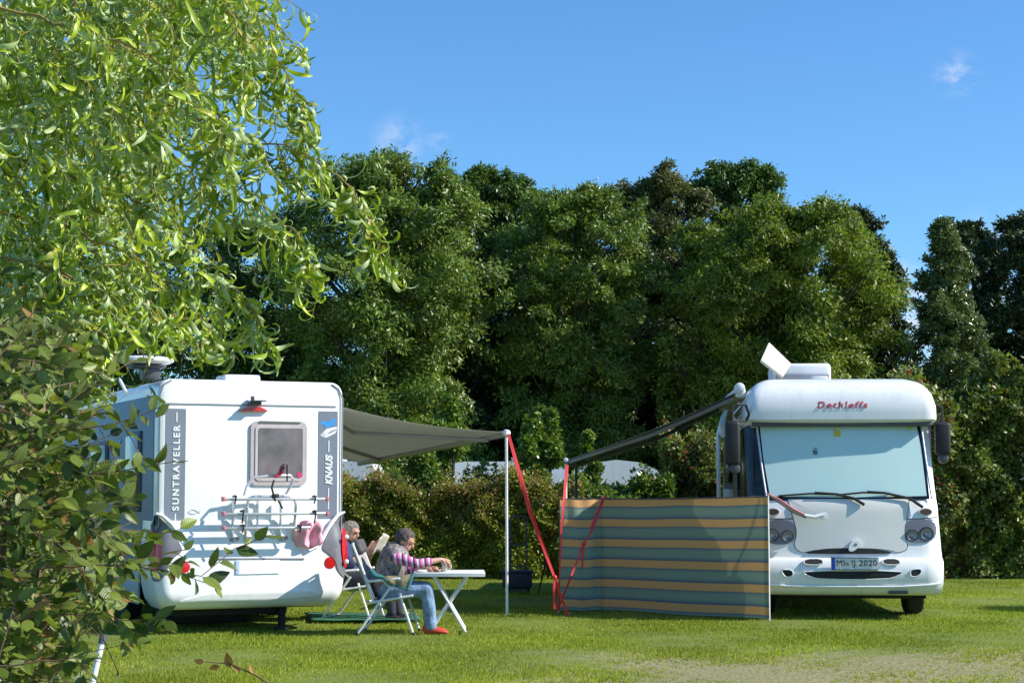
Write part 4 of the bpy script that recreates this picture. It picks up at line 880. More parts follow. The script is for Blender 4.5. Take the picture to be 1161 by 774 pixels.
def hand(wr, d, palmn, curl, s=1.0, fist=False):
    """palm, four fingers and a thumb from the wrist along d; palmn = the way the palm faces"""
    wr, d, n = Vector(wr), Vector(d).normalized(), Vector(palmn); n = (n - d * n.dot(d)).normalized(); x = d.cross(n); out_ = []
    pv = {'w': (*wr, .024 * s, .019 * s), 'p1': (*(wr + d * .045 * s), .033 * s, .015 * s), 'p2': (*(wr + d * .085 * s), .034 * s, .013 * s)}
    out_.append(skin_mesh('p', pv, [('w', 'p1'), ('p1', 'p2')], None, None, sub=1))
    for i, (o, ln) in enumerate(((-.030, .070), (-.010, .080), (.010, .075), (.029, .058))):
        p = wr + d * .07 * s + x * o * s * 1.05; fv = {'a': (*p, .0088 * s, .0088 * s)}; a = .1; k = [('a', 'b'), ('b', 'c'), ('c', 'd')]; cur = wr + d * .092 * s + x * o * s * 1.15
        fv['b'] = (*cur, .0088 * s, .0088 * s)
        for kk, (key, f) in enumerate((('c', .5), ('d', .5))):
            a += curl * (1 + .15 * i); cur = cur + (d * math.cos(a) + n * math.sin(a)) * ln * f * s; fv[key] = (*cur, (.008 - .001 * kk) * s, (.008 - .001 * kk) * s)
        out_.append(skin_mesh('f', fv, k, None, None, sub=1))
    b0 = wr + d * .025 * s - x * .018 * s; tv = {'a': (*b0, .013 * s, .012 * s), 'b': (*(b0 + (d * .6 - x * .75 + n * .25).normalized() * .038 * s), .0105 * s, .0105 * s), 'c': (*(b0 + (d * .6 - x * .75 + n * .25).normalized() * .038 * s + (d * .75 - x * .2 + n * .6).normalized() * .034 * s), .008 * s, .008 * s)}
    out_.append(skin_mesh('t', tv, [('a', 'b'), ('b', 'c')], None, None, sub=1)); return out_
def shoe(pts, m, parent): MB().loft([[(p[0], p[1] + math.cos(a) * w_, max(.004, z0 + (math.sin(a) + 1) * h_ / 2)) for a in [2 * math.pi * k / 12 for k in range(12)]] for p, w_, h_, z0 in pts]).build('shoe', m, parent)
def woman():
    x0 = (440 - 580.5) / F * 18.16; t = empty('person', (x0, 18.16, 0), -2, 'person with short dark hair in striped pink shirt and vest, reaching for the mug', 'person')
    # joints in the seated plane, X towards the table
    V = dict(pel=(-.01, 0, .47, .13, .15), wai=(.0, 0, .57, .115, .14), che=(.045, 0, .70, .12, .155), ust=(.085, 0, .80, .10, .135), nb=(.125, 0, .865, .052, .055), nt=(.155, 0, .90, .047, .05),
             shR=(.10, -.165, .79, .058, .058), elR=(.33, -.20, .725, .042, .042), foR=(.45, -.165, .745, .036, .034), wrR=(.565, -.10, .765, .024, .026),
             shL=(.10, .165, .79, .058, .058), elL=(.20, .24, .62, .042, .042), foL=(.32, .16, .655, .034, .032), wrL=(.42, .06, .66, .024, .025),
             hiR=(.03, -.10, .455, .095, .095), knR=(.42, -.12, .455, .064, .066), caR=(.455, -.12, .27, .056, .058), anR=(.475, -.12, .10, .036, .038),
             hiL=(.03, .10, .455, .095, .095), knL=(.40, .10, .455, .064, .066), caL=(.43, .10, .27, .056, .058), anL=(.44, .10, .10, .036, .038))
    E = [('pel', 'wai'), ('wai', 'che'), ('che', 'ust'), ('ust', 'nb'), ('nb', 'nt'), ('ust', 'shR'), ('shR', 'elR'), ('elR', 'foR'), ('foR', 'wrR'), ('ust', 'shL'), ('shL', 'elL'), ('elL', 'foL'), ('foL', 'wrL'),
         ('pel', 'hiR'), ('hiR', 'knR'), ('knR', 'caR'), ('caR', 'anR'), ('pel', 'hiL'), ('hiL', 'knL'), ('knL', 'caL'), ('caL', 'anL')]
    hm, M = head_parts(Vector((.19, 0, .955)), (.86, -.12, -.45)); ex = [hm] + hand((.565, -.10, .765), (.80, .28, -.30), (-.1, .2, -1), .75) + hand((.42, .06, .66), (.95, -.15, 0), (0, 0, -1), .25)
    for s_, (x, y) in enumerate(((.475, -.12), (.44, .10))): pass
    skin_mesh('body', V, E, SKIN, t, sub=2, vox=.0055, extra=ex); face_bits(M, 1, t); hair(M, 1.04, HAIR, t)
    def grow(keys, g, over={}):
        r = {k: (*V[k][:3], V[k][3] + g, V[k][4] + g) for k in keys}; r.update(over); return r
    ks = ['pel', 'wai', 'che', 'ust', 'nb', 'shR', 'elR', 'foR', 'shL', 'elL', 'foL']
    sh = striped('striped_pink_shirt', (1, 0, .12), [(.62, .18, .40), (.72, .52, .62), (.10, .02, .06), (.55, .12, .34), (.70, .60, .68), (.40, .06, .22)], .115)
    o = grow(ks, .010, {'nb': (.115, 0, .845, .062, .065)}); skin_mesh('shirt', o, [e for e in E if e[0] in o and e[1] in o], sh, t, sub=2)
    v = grow(['pel', 'wai', 'che', 'ust'], .042); v['ust'] = (.08, 0, .80, .155, .17); v['pel'] = (-.01, 0, .49, .15, .175); v['sR'] = (.09, -.14, .795, .095, .085); v['sL'] = (.09, .14, .795, .095, .085); v['co'] = (.115, 0, .86, .08, .075)
    skin_mesh('vest', v, [('pel', 'wai'), ('wai', 'che'), ('che', 'ust'), ('ust', 'sR'), ('ust', 'sL'), ('ust', 'co')], PATT, t, sub=2)
    j = grow(['pel', 'hiR', 'knR', 'caR', 'anR', 'hiL', 'knL', 'caL', 'anL'], .014); j['anR'] = (.475, -.12, .085, .062, .064); j['anL'] = (.44, .10, .085, .062, .064); j['pel'] = (-.01, 0, .46, .135, .155)
    skin_mesh('jeans', j, [('pel', 'hiR'), ('hiR', 'knR'), ('knR', 'caR'), ('caR', 'anR'), ('pel', 'hiL'), ('hiL', 'knL'), ('knL', 'caL'), ('caL', 'anL')], JEANS, t, sub=2)
    for x, y in ((.475, -.12), (.44, .10)): shoe([((x - .075, y), .020, .05, .01), ((x - .06, y), .036, .085, 0), ((x + .03, y), .042, .075, 0), ((x + .12, y), .046, .05, 0), ((x + .165, y), .035, .035, .002), ((x + .18, y), .012, .02, .004)], SHOE, t)
woman()
def man():
    x0 = (399 - 580.5) / F * 19.9; t = empty('person', (x0 - .02, 19.88, 0), -14, 'person with grey hair and dark blue top leaning back and reading a magazine', 'person')
    V = dict(pel=(.02, 0, .46, .13, .15), wai=(-.03, 0, .57, .12, .145), che=(-.07, 0, .72, .13, .165), ust=(-.08, 0, .83, .105, .14), nb=(-.055, 0, .905, .055, .058), nt=(-.02, 0, .945, .05, .052),
             shR=(-.06, -.18, .815, .06, .06), elR=(.11, -.22, .66, .044, .044), foR=(.20, -.18, .735, .038, .036), wrR=(.28, -.12, .80, .026, .028),
             shL=(-.06, .18, .815, .06, .06), elL=(.11, .22, .66, .044, .044), foL=(.20, .18, .735, .038, .036), wrL=(.28, .13, .80, .026, .028),
             hiR=(.06, -.10, .455, .095, .095), knR=(.47, -.12, .47, .066, .068), caR=(.53, -.12, .28, .058, .06), anR=(.56, -.12, .10, .038, .04),
             hiL=(.06, .10, .455, .095, .095), knL=(.47, .12, .47, .066, .068), caL=(.53, .12, .28, .058, .06), anL=(.56, .12, .10, .038, .04))
    E = [('pel', 'wai'), ('wai', 'che'), ('che', 'ust'), ('ust', 'nb'), ('nb', 'nt'), ('ust', 'shR'), ('shR', 'elR'), ('elR', 'foR'), ('foR', 'wrR'), ('ust', 'shL'), ('shL', 'elL'), ('elL', 'foL'), ('foL', 'wrL'),
         ('pel', 'hiR'), ('hiR', 'knR'), ('knR', 'caR'), ('caR', 'anR'), ('pel', 'hiL'), ('hiL', 'knL'), ('knL', 'caL'), ('caL', 'anL')]
    hm, M = head_parts(Vector((.03, 0, 1.0)), (.93, -.20, -.32), .98); ex = [hm] + hand((.28, -.12, .80), (.55, .2, .75), (.3, .9, 0), .5) + hand((.28, .13, .80), (.55, -.2, .75), (.3, -.9, 0), .5)
    skin_mesh('body', V, E, SKIN, t, sub=2, vox=.006, extra=ex); face_bits(M, .98, t); hair(M, .99, HAIR2, t)
    ks = ['pel', 'wai', 'che', 'ust', 'nb', 'shR', 'elR', 'shL', 'elL']
    o = {k: (*V[k][:3], V[k][3] + .012, V[k][4] + .012) for k in ks}; o['nb'] = (-.06, 0, .885, .066, .068)
    skin_mesh('shirt', o, [e for e in E if e[0] in o and e[1] in o], mat('navy_shirt', (.035, .045, .12), .85, noise=.3, bump=.3), t, sub=2)
    j = {k: (*V[k][:3], V[k][3] + .014, V[k][4] + .014) for k in ['pel', 'hiR', 'knR', 'caR', 'anR', 'hiL', 'knL', 'caL', 'anL']}
    skin_mesh('trousers', j, [('pel', 'hiR'), ('hiR', 'knR'), ('knR', 'caR'), ('caR', 'anR'), ('pel', 'hiL'), ('hiL', 'knL'), ('knL', 'caL'), ('caL', 'anL')], mat('dark_trousers', (.03, .033, .045), .9), t, sub=2)
    for y in (-.12, .12): x = .56; shoe([((x - .075, y), .020, .05, .01), ((x - .06, y), .038, .09, 0), ((x + .03, y), .044, .08, 0), ((x + .12, y), .048, .05, 0), ((x + .18, y), .014, .02, .004)], BLACK, t)
    return t
mn = man()
def magazine():
    Mw = Matrix.Translation(mn.location) @ Matrix.Rotation(R(-14), 4, 'Z')
    t = empty('magazine', Mw @ Vector((.33, 0, .84)), -14, 'open magazine with pale pages held up by the reading person', 'magazine')
    pg = mat('magazine_page', (.62, .56, .50), .5, noise=.35, nscale=26)
    for s in (-1, 1):
        MB().grid(lambda u, v: (-.02 + .10 * v + .03 * math.sin(u * 2.4), s * u * .17, -.05 + .20 * v - .05 * u), 8, 6).build('page', pg, t, solid=.004)
magazine()
def blanket():
    t0 = None
    def f(px, py, y): return hitD(px, py, y)
    def g(u, v):
        top = f(434, 654, 17.86).lerp(f(468, 651, 17.88), u); bot = f(441, 661, 17.84).lerp(f(462, 668, 17.84), u); p = top.lerp(bot, v)
        return p + Vector((0, -.02 * math.sin(math.pi * v) - .008 * math.sin(u * 12), .004 * math.sin(u * 9)))
    o = MB().grid(g, 16, 10).build('blanket', mat('khaki_cloth', (.21, .19, .11), .9, noise=.35, nscale=25, bump=.3), solid=.02); tag(o, 'khaki cloth with a teal edge draped over the armrest of the woman\'s chair', 'blanket')
    pts = [g(0, 0), g(0, .5), g(0, 1), g(.3, 1), g(.6, 1), g(1, 1), g(1, .5), g(1, 0)]
    e = MB().tube(pts, .017, 8).tube([f(420, 646, 17.86), f(425, 652, 17.85), g(0, 0)], [.03, .028, .017], 8).build('teal_edge', mat('teal_edge', (.03, .17, .17), .8), o)
blanket()

# ------------------------------------------------------------ things behind the hedge
def caravan(loc, rz, wd, ln, zt, label, curved=False):
    t = empty('caravan', loc, rz, label, 'caravan', 'white caravans behind the hedge'); b = MB()
    pr = [(.15, .5), (.02, .8), (0, 1.2), (.06, zt - .25), (.25, zt - .04), (.6, zt), (ln - .6, zt), (ln - .2, zt - .05), (ln, zt - .5), (ln, 1.0), (ln - .1, .5)]
    if curved: pr = [(ln * a, zt - b if b < 1.1 else .5) for a, b in ((.04, 2), (0, 1.0), (.03, .55), (.12, .25), (.28, .06), (.5, 0), (.72, .05), (.88, .2), (.97, .5), (1, 1.0), (.96, 2))]
    b.loft([[(x, y, z) for x, z in pr] for y in (0, wd)]); b.build('body', WHITE, t)
    for x in (ln * .25, ln * .5, ln * .75): f = MB().box((x, -.01, 1.25), (ln * .18, .04, .5), bev=.02).build('window', DGREY, t); MB().box((x, -.035, 1.25), (ln * .15, .01, .4)).build('pane', GLASSD, f)
    if not curved: MB().box((ln * .62, wd / 2, zt + .05), (.45, .45, .12), bev=.03).build('roof_hatch', WHITE2, t)
    for y in (.15, wd - .3): MB().lathe((ln / 2, y, .3), [(.05, 0), (.3, .01), (.3, .17), (.05, .18)], 'Y', 20).build('wheel', TYRE, t)
    MB().box((ln / 2, -.004, min(2.0, zt - .62)), (ln * .8, .02, .03)).build('side_stripe', GREY, t)
def cx(px, D): return (px - 580.5) / F * D
caravan((cx(275, 33), 33, 0), 0, 2.2, cx(434, 33) - cx(275, 33), hitD(400, 522.5, 33).z, 'white caravan roof showing above the hedge under the left awning')
caravan((cx(497, 36), 36, 0), 0, 2.2, cx(650, 36) - cx(497, 36), hitD(560, 523, 36).z, 'long white caravan half hidden by the hedge between the two awnings')
caravan((cx(638, 34), 34, 0), 0, 2.2, cx(759, 34) - cx(638, 34), hitD(720, 521, 34).z, 'white caravan with a rounded roof behind the leafy bush', True)
caravan((cx(1052, 33), 33, 0), 0, 2.2, 2.6, hitD(1080, 461, 33).z, 'white vehicle glimpsed through the shrubs behind the right wing mirror')
def trolley():
    p = hitG(588, 671); t = empty('folding_trolley', p, 0, 'dark tubular folding trolley standing in the shade by the hedge', 'trolley')
    k = p.y / F; wd, h = 9 * k, 82 * k
    MB().tube([(-wd, 0, .03), (-wd, .05, h), (-wd * .8, .05, h + .03), (wd * .8, .05, h + .03), (wd, .05, h), (wd, 0, .03)], .013, 8).tube([(-wd, .02, h * .35), (wd, .02, h * .35)], .010).tube([(-wd, .03, h * .65), (wd, .03, h * .65)], .010).build('frame', DGREY, t)
    MB().box((0, -.15, .05), (wd * 2.2, .32, .03), bev=.005).build('platform', DGREY, t)
    for s in (-1, 1): MB().disc((s * wd * 1.2, .03, .09), .09, .04, 'X', 18).build('wheel', BLACK, t)
    b = MB().box((p.x - .02, p.y - .17, .185), (.42, .28, .22), bev=.03).box((p.x - .02, p.y - .17, .305), (.45, .31, .03), bev=.01).build('storage_box', mat('dark_blue_box', (.03, .035, .06), .6)); tag(b, 'dark low storage box standing on the folding trolley', 'box')
trolley()
def post():
    a, b_ = hitD(117, 722, 12.6), hitD(105, 773, 12.5); d = (b_ - a); e = a + d * (a.z / -d.z) if d.z < 0 else b_
    t = empty('marker_post', (e.x, e.y, 0), 0, 'thin leaning white post beside the foreground bush', 'post'); q = Vector((e.x, e.y, 0))
    MB().tube([a - q, e - q], .022, 10).build('shaft', WTUBE, t); u = (a - e).normalized()
    MB().tube([a - q - u * .05, a - q + u * .02], .028, 10).tube([a - q - u * .16, a - q - u * .15], .026, 10).build('cap', DGREY, t)
post()
def offtable():  # added out of view, only for its shadow on the grass
    t = empty('shadow_table', (hitG(1187, 691).x + .75, 21.5, 0), 0, 'unseen round table added past the right edge to cast a shadow on the lawn', 'table')
    MB().lathe((0, 0, .70), [(.001, 0), (.50, 0), (.52, .015), (.50, .03), (.001, .032)], 'Z', 36).build('tabletop', WHITE2, t)
    for k in range(3): a = 2.1 * k; MB().tube([(0, 0, .7), (.1 * math.cos(a), .1 * math.sin(a), .4), (.4 * math.cos(a), .4 * math.sin(a), 0)], .018).build('leg', WHITE2, t)
offtable()

# ------------------------------------------------------------ vegetation
BARK = mat('bark', (.085, .07, .052), .9, noise=.4, nscale=12, bump=.6, bscale=25); BARK2 = mat('twig_bark', (.17, .10, .055), .7, noise=.3)
TWIG = mat('willow_twig', (.30, .22, .06), .6, noise=.3)
def crown_points(lobes, n, wmin=.5):
    """leaf points on and inside lobes [(c, r3)], denser towards their shells"""
    vol = np.array([l[1][0] * l[1][2] for l in lobes]) ; pr = vol / vol.sum(); which = RNG.choice(len(lobes), n, p=pr)
    c = np.array([l[0] for l in lobes])[which]; r = np.array([l[1] for l in lobes])[which]
    d = unit(RNG.normal(size=(n, 3))); d[:, 2] = np.where(d[:, 2] < -.3, -d[:, 2] * RNG.random(n), d[:, 2]); d = unit(d)
    flip = (d[:, 1] > 0) & (RNG.random(n) < .45); d[flip, 1] *= -1
    rad = wmin + (1 - wmin) * RNG.random(n) ** .6; rad *= np.where(RNG.random(n) < .3, 1 + .4 * RNG.random(n), 1); rad *= 1 + .10 * np.sin(d[:, 0] * 9 + c[:, 0] * 3) * np.sin(d[:, 2] * 8 + c[:, 2])
    return c + d * r * rad[:, None], d
def leaves_on(name, pts, d, size, m, parent, droop=.5, flat=.35, tint=None, tmpl=QUADLEAF, up=.5):
    n = len(pts); rnd = unit(RNG.normal(size=(n, 3)))
    ax = unit(d * .5 + rnd * .9 + np.array([0, 0, -droop])); nr = unit(d * .7 + np.array([0, 0, up]) + unit(RNG.normal(size=(n, 3))) * flat * 2)
    return scatter(name, tmpl, pts, frames(ax, nr), size * (.65 + .7 * RNG.random(n)), m, parent, tint)
def tree(label, px, D, ytop, hwpx, n, m, size, nl=34, zb=1.2, shape='round', group='trees behind the hedge', cat='tree', name='deciduous_tree', seed=0, spiky=0, lr=(.11, .20), dens=1.0):
    rs = np.random.default_rng(seed + int(px)); x0 = cx(px, D); H = hitD(px, ytop, D).z - .38; Rr = hwpx / F * D
    t = empty(name, (x0, D, 0), 0, label, cat, group); lobes = []
    def prof(u):
        if shape == 'poplar': return max(.12, math.sin(math.pi * (u * .84 + .13))) ** .7
        if u < .55: return .88 + .12 * math.sin(u * 9 + px)
        return max(.05, 1 - ((u - .55) / .45) ** 2.6) ** .5
    nl = int(nl * 4.6); Rr *= 1.10; ga = 2.39996
    for i in range(nl):
        u = ((i + .5) / nl) ** .9; sh = prof(u); inner = rs.random() < .25; lrad = rs.uniform(*lr) * Rr * (1.1 - .35 * u)
        if inner: lrad *= 1.5
        a = i * ga + rs.uniform(-.4, .4); rr = max(0, Rr * sh * (1 + .12 * math.sin(a * 3 + u * 14)) - lrad * .75) * (rs.uniform(.0, .6) if inner else rs.uniform(.80, 1.04))
        z = min(zb + (H - zb) * u + rs.uniform(-.12, .12) * Rr, H - lrad * 1.0)
        lobes.append(((rr * math.cos(a), rr * math.sin(a) * .8, z), (lrad * rs.uniform(1.0, 1.35), lrad, lrad * rs.uniform(.8, 1.25))))
    for i in range(spiky * 3):
        a = rs.uniform(-1, 1) * Rr * .8; z = H * (1 - .0) - Rr * .35 * abs(a / Rr) ** 1.5 + rs.uniform(-.35, .12) * Rr * .45; q = min(.22, Rr * .1) * rs.uniform(.6, 1)
        lobes += [((a + rs.uniform(-.08, .08), rs.uniform(-.3, .3) * Rr, z - k * q * 1.3), (q * (1 + .5 * k), q * (1 + .5 * k), q * 1.5)) for k in range(4)]
    tr = MB(); r0 = .05 + H * .014; tr.tube([(0, 0, -.05), (.05, 0, H * .25), (-.04, .03, H * .5), (.03, 0, H * .86)], [r0 * 1.3, r0, r0 * .7, r0 * .15], 8)
    tr.build('trunk', BARK, t)
    lb = MB()
    for (c, r) in lobes[::4]:
        zs = max(.8, c[2] - math.hypot(c[0], c[1]) * .9 - .4); p1 = Vector((c[0] * .45, c[1] * .45, zs + (c[2] - zs) * .45)); lb.tube([(0, 0, zs), p1, c], [r0 * .35, r0 * .2, r0 * .05], 5)
    lb.build('limbs', BARK, t)
    n = int(n * dens * 2.9)
    p, d = crown_points(lobes, n, .12); ph = rs.uniform(0, 6, 6); f_ = 4.2; am = .05 + .035 * Rr
    p = p + am * np.stack([np.sin(p[:, 2] * f_ + ph[0]) + .5 * np.sin(p[:, 1] * 9 + ph[1]), np.sin(p[:, 0] * f_ + ph[2]), np.sin(p[:, 0] * f_ * 1.1 + ph[3]) + .6 * np.sin(p[:, 1] * 5 + p[:, 2] * 3 + ph[4])], -1); out_ = unit(p - np.array([0, 0, H * .5])) 
    g = p[:, 0] * 0; lob = RNG.random(len(lobes))
    tint = np.clip(RNG.random(n) * .72 + .28 * (.5 + .5 * np.sin(p[:, 0] * 2.3 + p[:, 2] * 1.7 + px) * np.sin(p[:, 2] * 2.9 - p[:, 0])), 0, 1)
    leaves_on('crown', p, d, size * .66, m, t, droop=.45, tint=tint, tmpl=TREELEAF); return t
TREELEAF = [(np.array([[0, 0, 0], [.5, -.19, .05], [1, 0, -.08], [.5, .19, .05]], float), np.array([[0, 1, 2, 3]])),
            (np.array([[0, 0, 0], [.35, -.24, -.05], [1, .08, .03], [.5, .2, .1]], float), np.array([[0, 1, 2, 3]]))]
LA = leafmat('ash_leaves', (0.0721, 0.1313, 0.02), (0.2043, 0.2753, 0.0374), nvar=.3, transl=.22, rough=.4, c3=(.16, .14, .04), c3p=.98)
LB = leafmat('maple_leaves', (0.047, 0.0986, 0.0171), (0.1291, 0.2079, 0.0317), nvar=.3, transl=.18, rough=.4, c3=(.13, .09, .03), c3p=.985)
LC = leafmat('robinia_leaves', (0.0884, 0.1403, 0.0139), (0.2251, 0.2805, 0.0297), nvar=.25, transl=.3, rough=.45)
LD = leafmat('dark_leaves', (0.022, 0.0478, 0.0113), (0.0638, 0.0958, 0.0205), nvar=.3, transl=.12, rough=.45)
LP = leafmat('poplar_leaves', (0.0517, 0.097, 0.0224), (0.1848, 0.2264, 0.0672), nvar=.25, transl=.18, rough=.28, spec=.7)
LR = leafmat('reddish_leaves', (0.0546, 0.078, 0.0216), (0.158, 0.1701, 0.0473), nvar=.3, transl=.25, c3=(.20, .09, .03), c3p=.9)
T = [  # label, px, D, ytop, half width px, n, material, leaf size, extra
 ('dense green tree rising behind the left motorhome and the willow', 262, 40, 235, 95, 26000, LB, .17, dict(nl=40)),
 ('tall broad ash tree with pale clumps right of the willow branches', 435, 38, 163, 118, 52000, LA, .17, dict(nl=64, spiky=4)),
 ('dark narrow tree wedged between the two broad ash trees', 552, 43, 178, 58, 22000, LB, .18, dict(nl=34, spiky=5)),
 ('full green tree in the middle of the row of trees', 650, 39.5, 198, 88, 40000, LA, .17, dict(nl=56, spiky=2, seed=4)),
 ('green tree with a rusty brownish top in the row', 752, 44, 182, 66, 26000, LR, .17, dict(nl=40, spiky=4)),
 ('dark tree whose thin top twigs stand highest above the row', 838, 46, 172, 58, 22000, LB, .18, dict(nl=36, spiky=8)),
 ('broad yellow green tree behind the roof of the right motorhome', 900, 37.5, 212, 112, 52000, LC, .16, dict(nl=60)),
 ('small yellow green tree filling the space left of the yellow green crown', 800, 39, 235, 62, 20000, LA, .16, dict(nl=34, seed=3)),
 ('dark tree with a lumpy round top right of the yellow green tree', 975, 44, 222, 46, 20000, LD, .19, dict(nl=26, lr=(.16, .28))),
 ('slim dark tree next to the gap with the white cloud', 1008, 43, 268, 26, 9000, LD, .18, dict(nl=20, lr=(.22, .36))),
 ('slender poplar with upright glittering foliage', 1077, 38, 232, 38, 22000, LP, .15, dict(nl=46, shape='poplar', zb=2, name='poplar_tree', lr=(.16, .27))),
 ('dark tree close behind the slender poplar', 1106, 44, 235, 42, 18000, LD, .19, dict(nl=34)),
 ('tall dark tree at the right edge of the row', 1168, 41, 226, 60, 30000, LD, .18, dict(nl=46)),
 ('green back row tree between the tall ash and the dark narrow tree', 500, 47, 200, 70, 20000, LB, .18, dict(nl=34, seed=2)),
 ('green back row tree behind the full middle tree', 605, 48, 205, 72, 20000, LA, .18, dict(nl=34, seed=5)),
 ('green back row tree left of the rusty topped tree', 705, 48, 200, 66, 20000, LB, .18, dict(nl=34, seed=6)),
 ('green back row tree behind the yellow green crown', 855, 48, 215, 80, 20000, LB, .18, dict(nl=34, seed=7)),
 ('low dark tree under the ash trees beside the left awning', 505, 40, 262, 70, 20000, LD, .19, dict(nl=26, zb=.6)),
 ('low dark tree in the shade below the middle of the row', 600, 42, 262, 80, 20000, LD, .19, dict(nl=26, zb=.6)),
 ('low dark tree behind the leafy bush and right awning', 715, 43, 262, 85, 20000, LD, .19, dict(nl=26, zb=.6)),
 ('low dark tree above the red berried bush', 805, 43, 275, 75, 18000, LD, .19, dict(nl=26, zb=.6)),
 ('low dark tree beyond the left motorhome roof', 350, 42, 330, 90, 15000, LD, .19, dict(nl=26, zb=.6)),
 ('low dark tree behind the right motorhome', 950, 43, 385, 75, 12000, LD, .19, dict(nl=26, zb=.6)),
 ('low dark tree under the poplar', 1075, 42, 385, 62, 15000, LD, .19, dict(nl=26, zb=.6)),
 ('dark green tree behind the willow at the left edge of the row', 130, 41, 300, 95, 15000, LB, .19, dict(nl=30, zb=.6)),
]
for lab, px, D, yt, hw, n, m, s_, kw in T: tree(lab, px, D, yt, hw, n, m, s_, **kw)

def hedge(label, x0, x1, y0, y1, ztop, n, m, size, cat='hedge', name='hedge', bumps=.12, group=None, tint=None, top_var=.15):
    """a hedge from x0 to x1 with an uneven shell and top"""
    t = empty(name, ((x0 + x1) / 2, (y0 + y1) / 2, 0), 0, label, cat, group); xm, ym = t.location.x, t.location.y
    def top(x): return ztop + top_var * (np.sin(x * 2.3 + x0) * .5 + .35 * np.sin(x * 5.7 + 1) + .25 * np.sin(x * 11.3 + 2))
    x = x0 + (x1 - x0) * RNG.random(n); k = RNG.random(n); zt = top(x)
    face = k < .72
    z = np.where(face, zt * RNG.random(n) ** .85, zt * (.86 + .2 * RNG.random(n) ** 1.6) + (RNG.random(n) < .12) * RNG.random(n) * .22)
    bul = bumps * (.7 * np.sin(x * 2.1 + 1.6 * np.sin(z * 2.2 + x)) + .6 * np.sin(x * 5.7 + 2 * np.sin(z * 4.1)) + .5 * np.sin(x * 13 + 3 * np.sin(z * 7)) + .6 * RNG.normal(size=n) * .5)
    dep = RNG.random(n) ** 1.7 * .45
    y = np.where(face, y0 + dep - bul + .10 * (z / ztop) ** 4, y0 + (y1 - y0) * RNG.random(n))
    d = np.where(face[:, None], np.array([0, -1, .25]), np.array([0, -.3, 1])) + 0 * x[:, None]
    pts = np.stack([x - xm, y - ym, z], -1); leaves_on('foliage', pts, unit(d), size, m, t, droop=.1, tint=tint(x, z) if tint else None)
    st = MB()
    for k in range(int((x1 - x0) / .45) + 1):
        xx = x0 + .45 * k + random.uniform(-.1, .1); st.tube([(xx - xm, 0, 0), (xx - xm + .05, .02, ztop * .5), (xx - xm - .03, 0, ztop * .9)], [.03, .022, .008], 5)
    st.build('stems', BARK, t); return t
LH = leafmat('hedge_leaves', (0.1021, 0.1643, 0.0134), (0.2723, 0.2738, 0.0247), nvar=.35, transl=.25, c3=(.24, .12, .045), c3p=.78)
LE = leafmat('bush_leaves', (0.0674, 0.1448, 0.018), (0.225, 0.3104, 0.042), nvar=.3, transl=.2, rough=.3, c3=(.17, .12, .05), c3p=.98)
LF = leafmat('berry_bush_leaves', (0.0737, 0.1219, 0.0175), (0.1966, 0.2438, 0.0351), nvar=.35, transl=.22, c3=(.24, .05, .02), c3p=.86)
LG = leafmat('hazel_leaves', (0.065, 0.1105, 0.0195), (0.208, 0.26, 0.0585), nvar=.3, transl=.3, rough=.35, c3=(.25, .10, .04), c3p=.95)
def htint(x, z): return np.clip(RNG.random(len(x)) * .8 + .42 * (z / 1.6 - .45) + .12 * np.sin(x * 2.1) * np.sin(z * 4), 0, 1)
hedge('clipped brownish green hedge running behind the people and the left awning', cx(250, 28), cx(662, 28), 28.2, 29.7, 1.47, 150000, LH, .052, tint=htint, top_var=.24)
hedge('leafy dark green bush with a white caravan behind it', cx(648, 29), cx(762, 29), 28.8, 30.2, 1.48, 26000, LE, .09, cat='bush', name='broadleaf_bush', bumps=.2, top_var=.22)
hedge('bush with rusty leaves and red berries left of the right motorhome', cx(752, 29.5), cx(845, 29.5), 29.2, 30.6, 2.25, 24000, LF, .075, cat='bush', name='berry_bush', bumps=.2, top_var=.35)
hedge('tall dense hedge of mixed shrubs right of the right motorhome', cx(985, 28), cx(1290, 28), 28.2, 30.0, 2.95, 60000, LF, .085, cat='hedge', bumps=.22, top_var=.35, tint=lambda x, z: np.clip(RNG.random(len(x)) * .9 + .1 * np.sin(x * 3), 0, 1))
def bush(label, px, D, ytop, hwpx, n, m, size, seed=0, nl=16, name='bush', zb=.5, spires=0, lr=(.22, .36)):
    rs = np.random.default_rng(seed); x0 = cx(px, D); H = hitD(px, ytop, D).z; Rr = hwpx / F * D; t = empty(name, (x0, D, 0), 0, label, 'bush'); lobes = []
    for i in range(nl):
        u = (i + .5) / nl; r = Rr * rs.uniform(*lr) * (1.1 - .5 * u); a = rs.uniform(0, 6.28); rr = max(0, Rr * (1 - u ** 2 * .8) - r) * math.sqrt(rs.random()); lobes.append(((rr * math.cos(a), rr * math.sin(a) * .7, min(zb + (H - zb) * u, H - r)), (r, r, r * 1.15)))
    for i in range(spires):
        a = (i + .5) / spires * 2 - 1; hh = H - abs(a) * .4 * rs.random() - .1; lobes += [((a * Rr * .7, rs.uniform(-.2, .2), hh - k * .17), (.045 + .035 * k, .045 + .035 * k, .12)) for k in range(6)]
    b = MB()
    for c, r in lobes: b.tube([(c[0] * .1, 0, 0), (c[0] * .6, c[1] * .6, c[2] * .5), c], [.025, .015, .004], 5)
    b.build('stems', BARK, t); p, d = crown_points(lobes, n, .3); leaves_on('foliage', p, d, size, m, t, droop=-.2)
bush('sprawling pale green bush beneath the left awning rail', 470, 30.8, 478, 52, 9000, LE, .085, 2, lr=(.25, .4))
bush('upright sapling bush rising above the left awning', 508, 31.5, 448, 22, 4200, LE, .085, 3, spires=2)
bush('tall green bush between the two awnings', 612, 30.2, 462, 40, 15000, LE, .085, 4, spires=2)
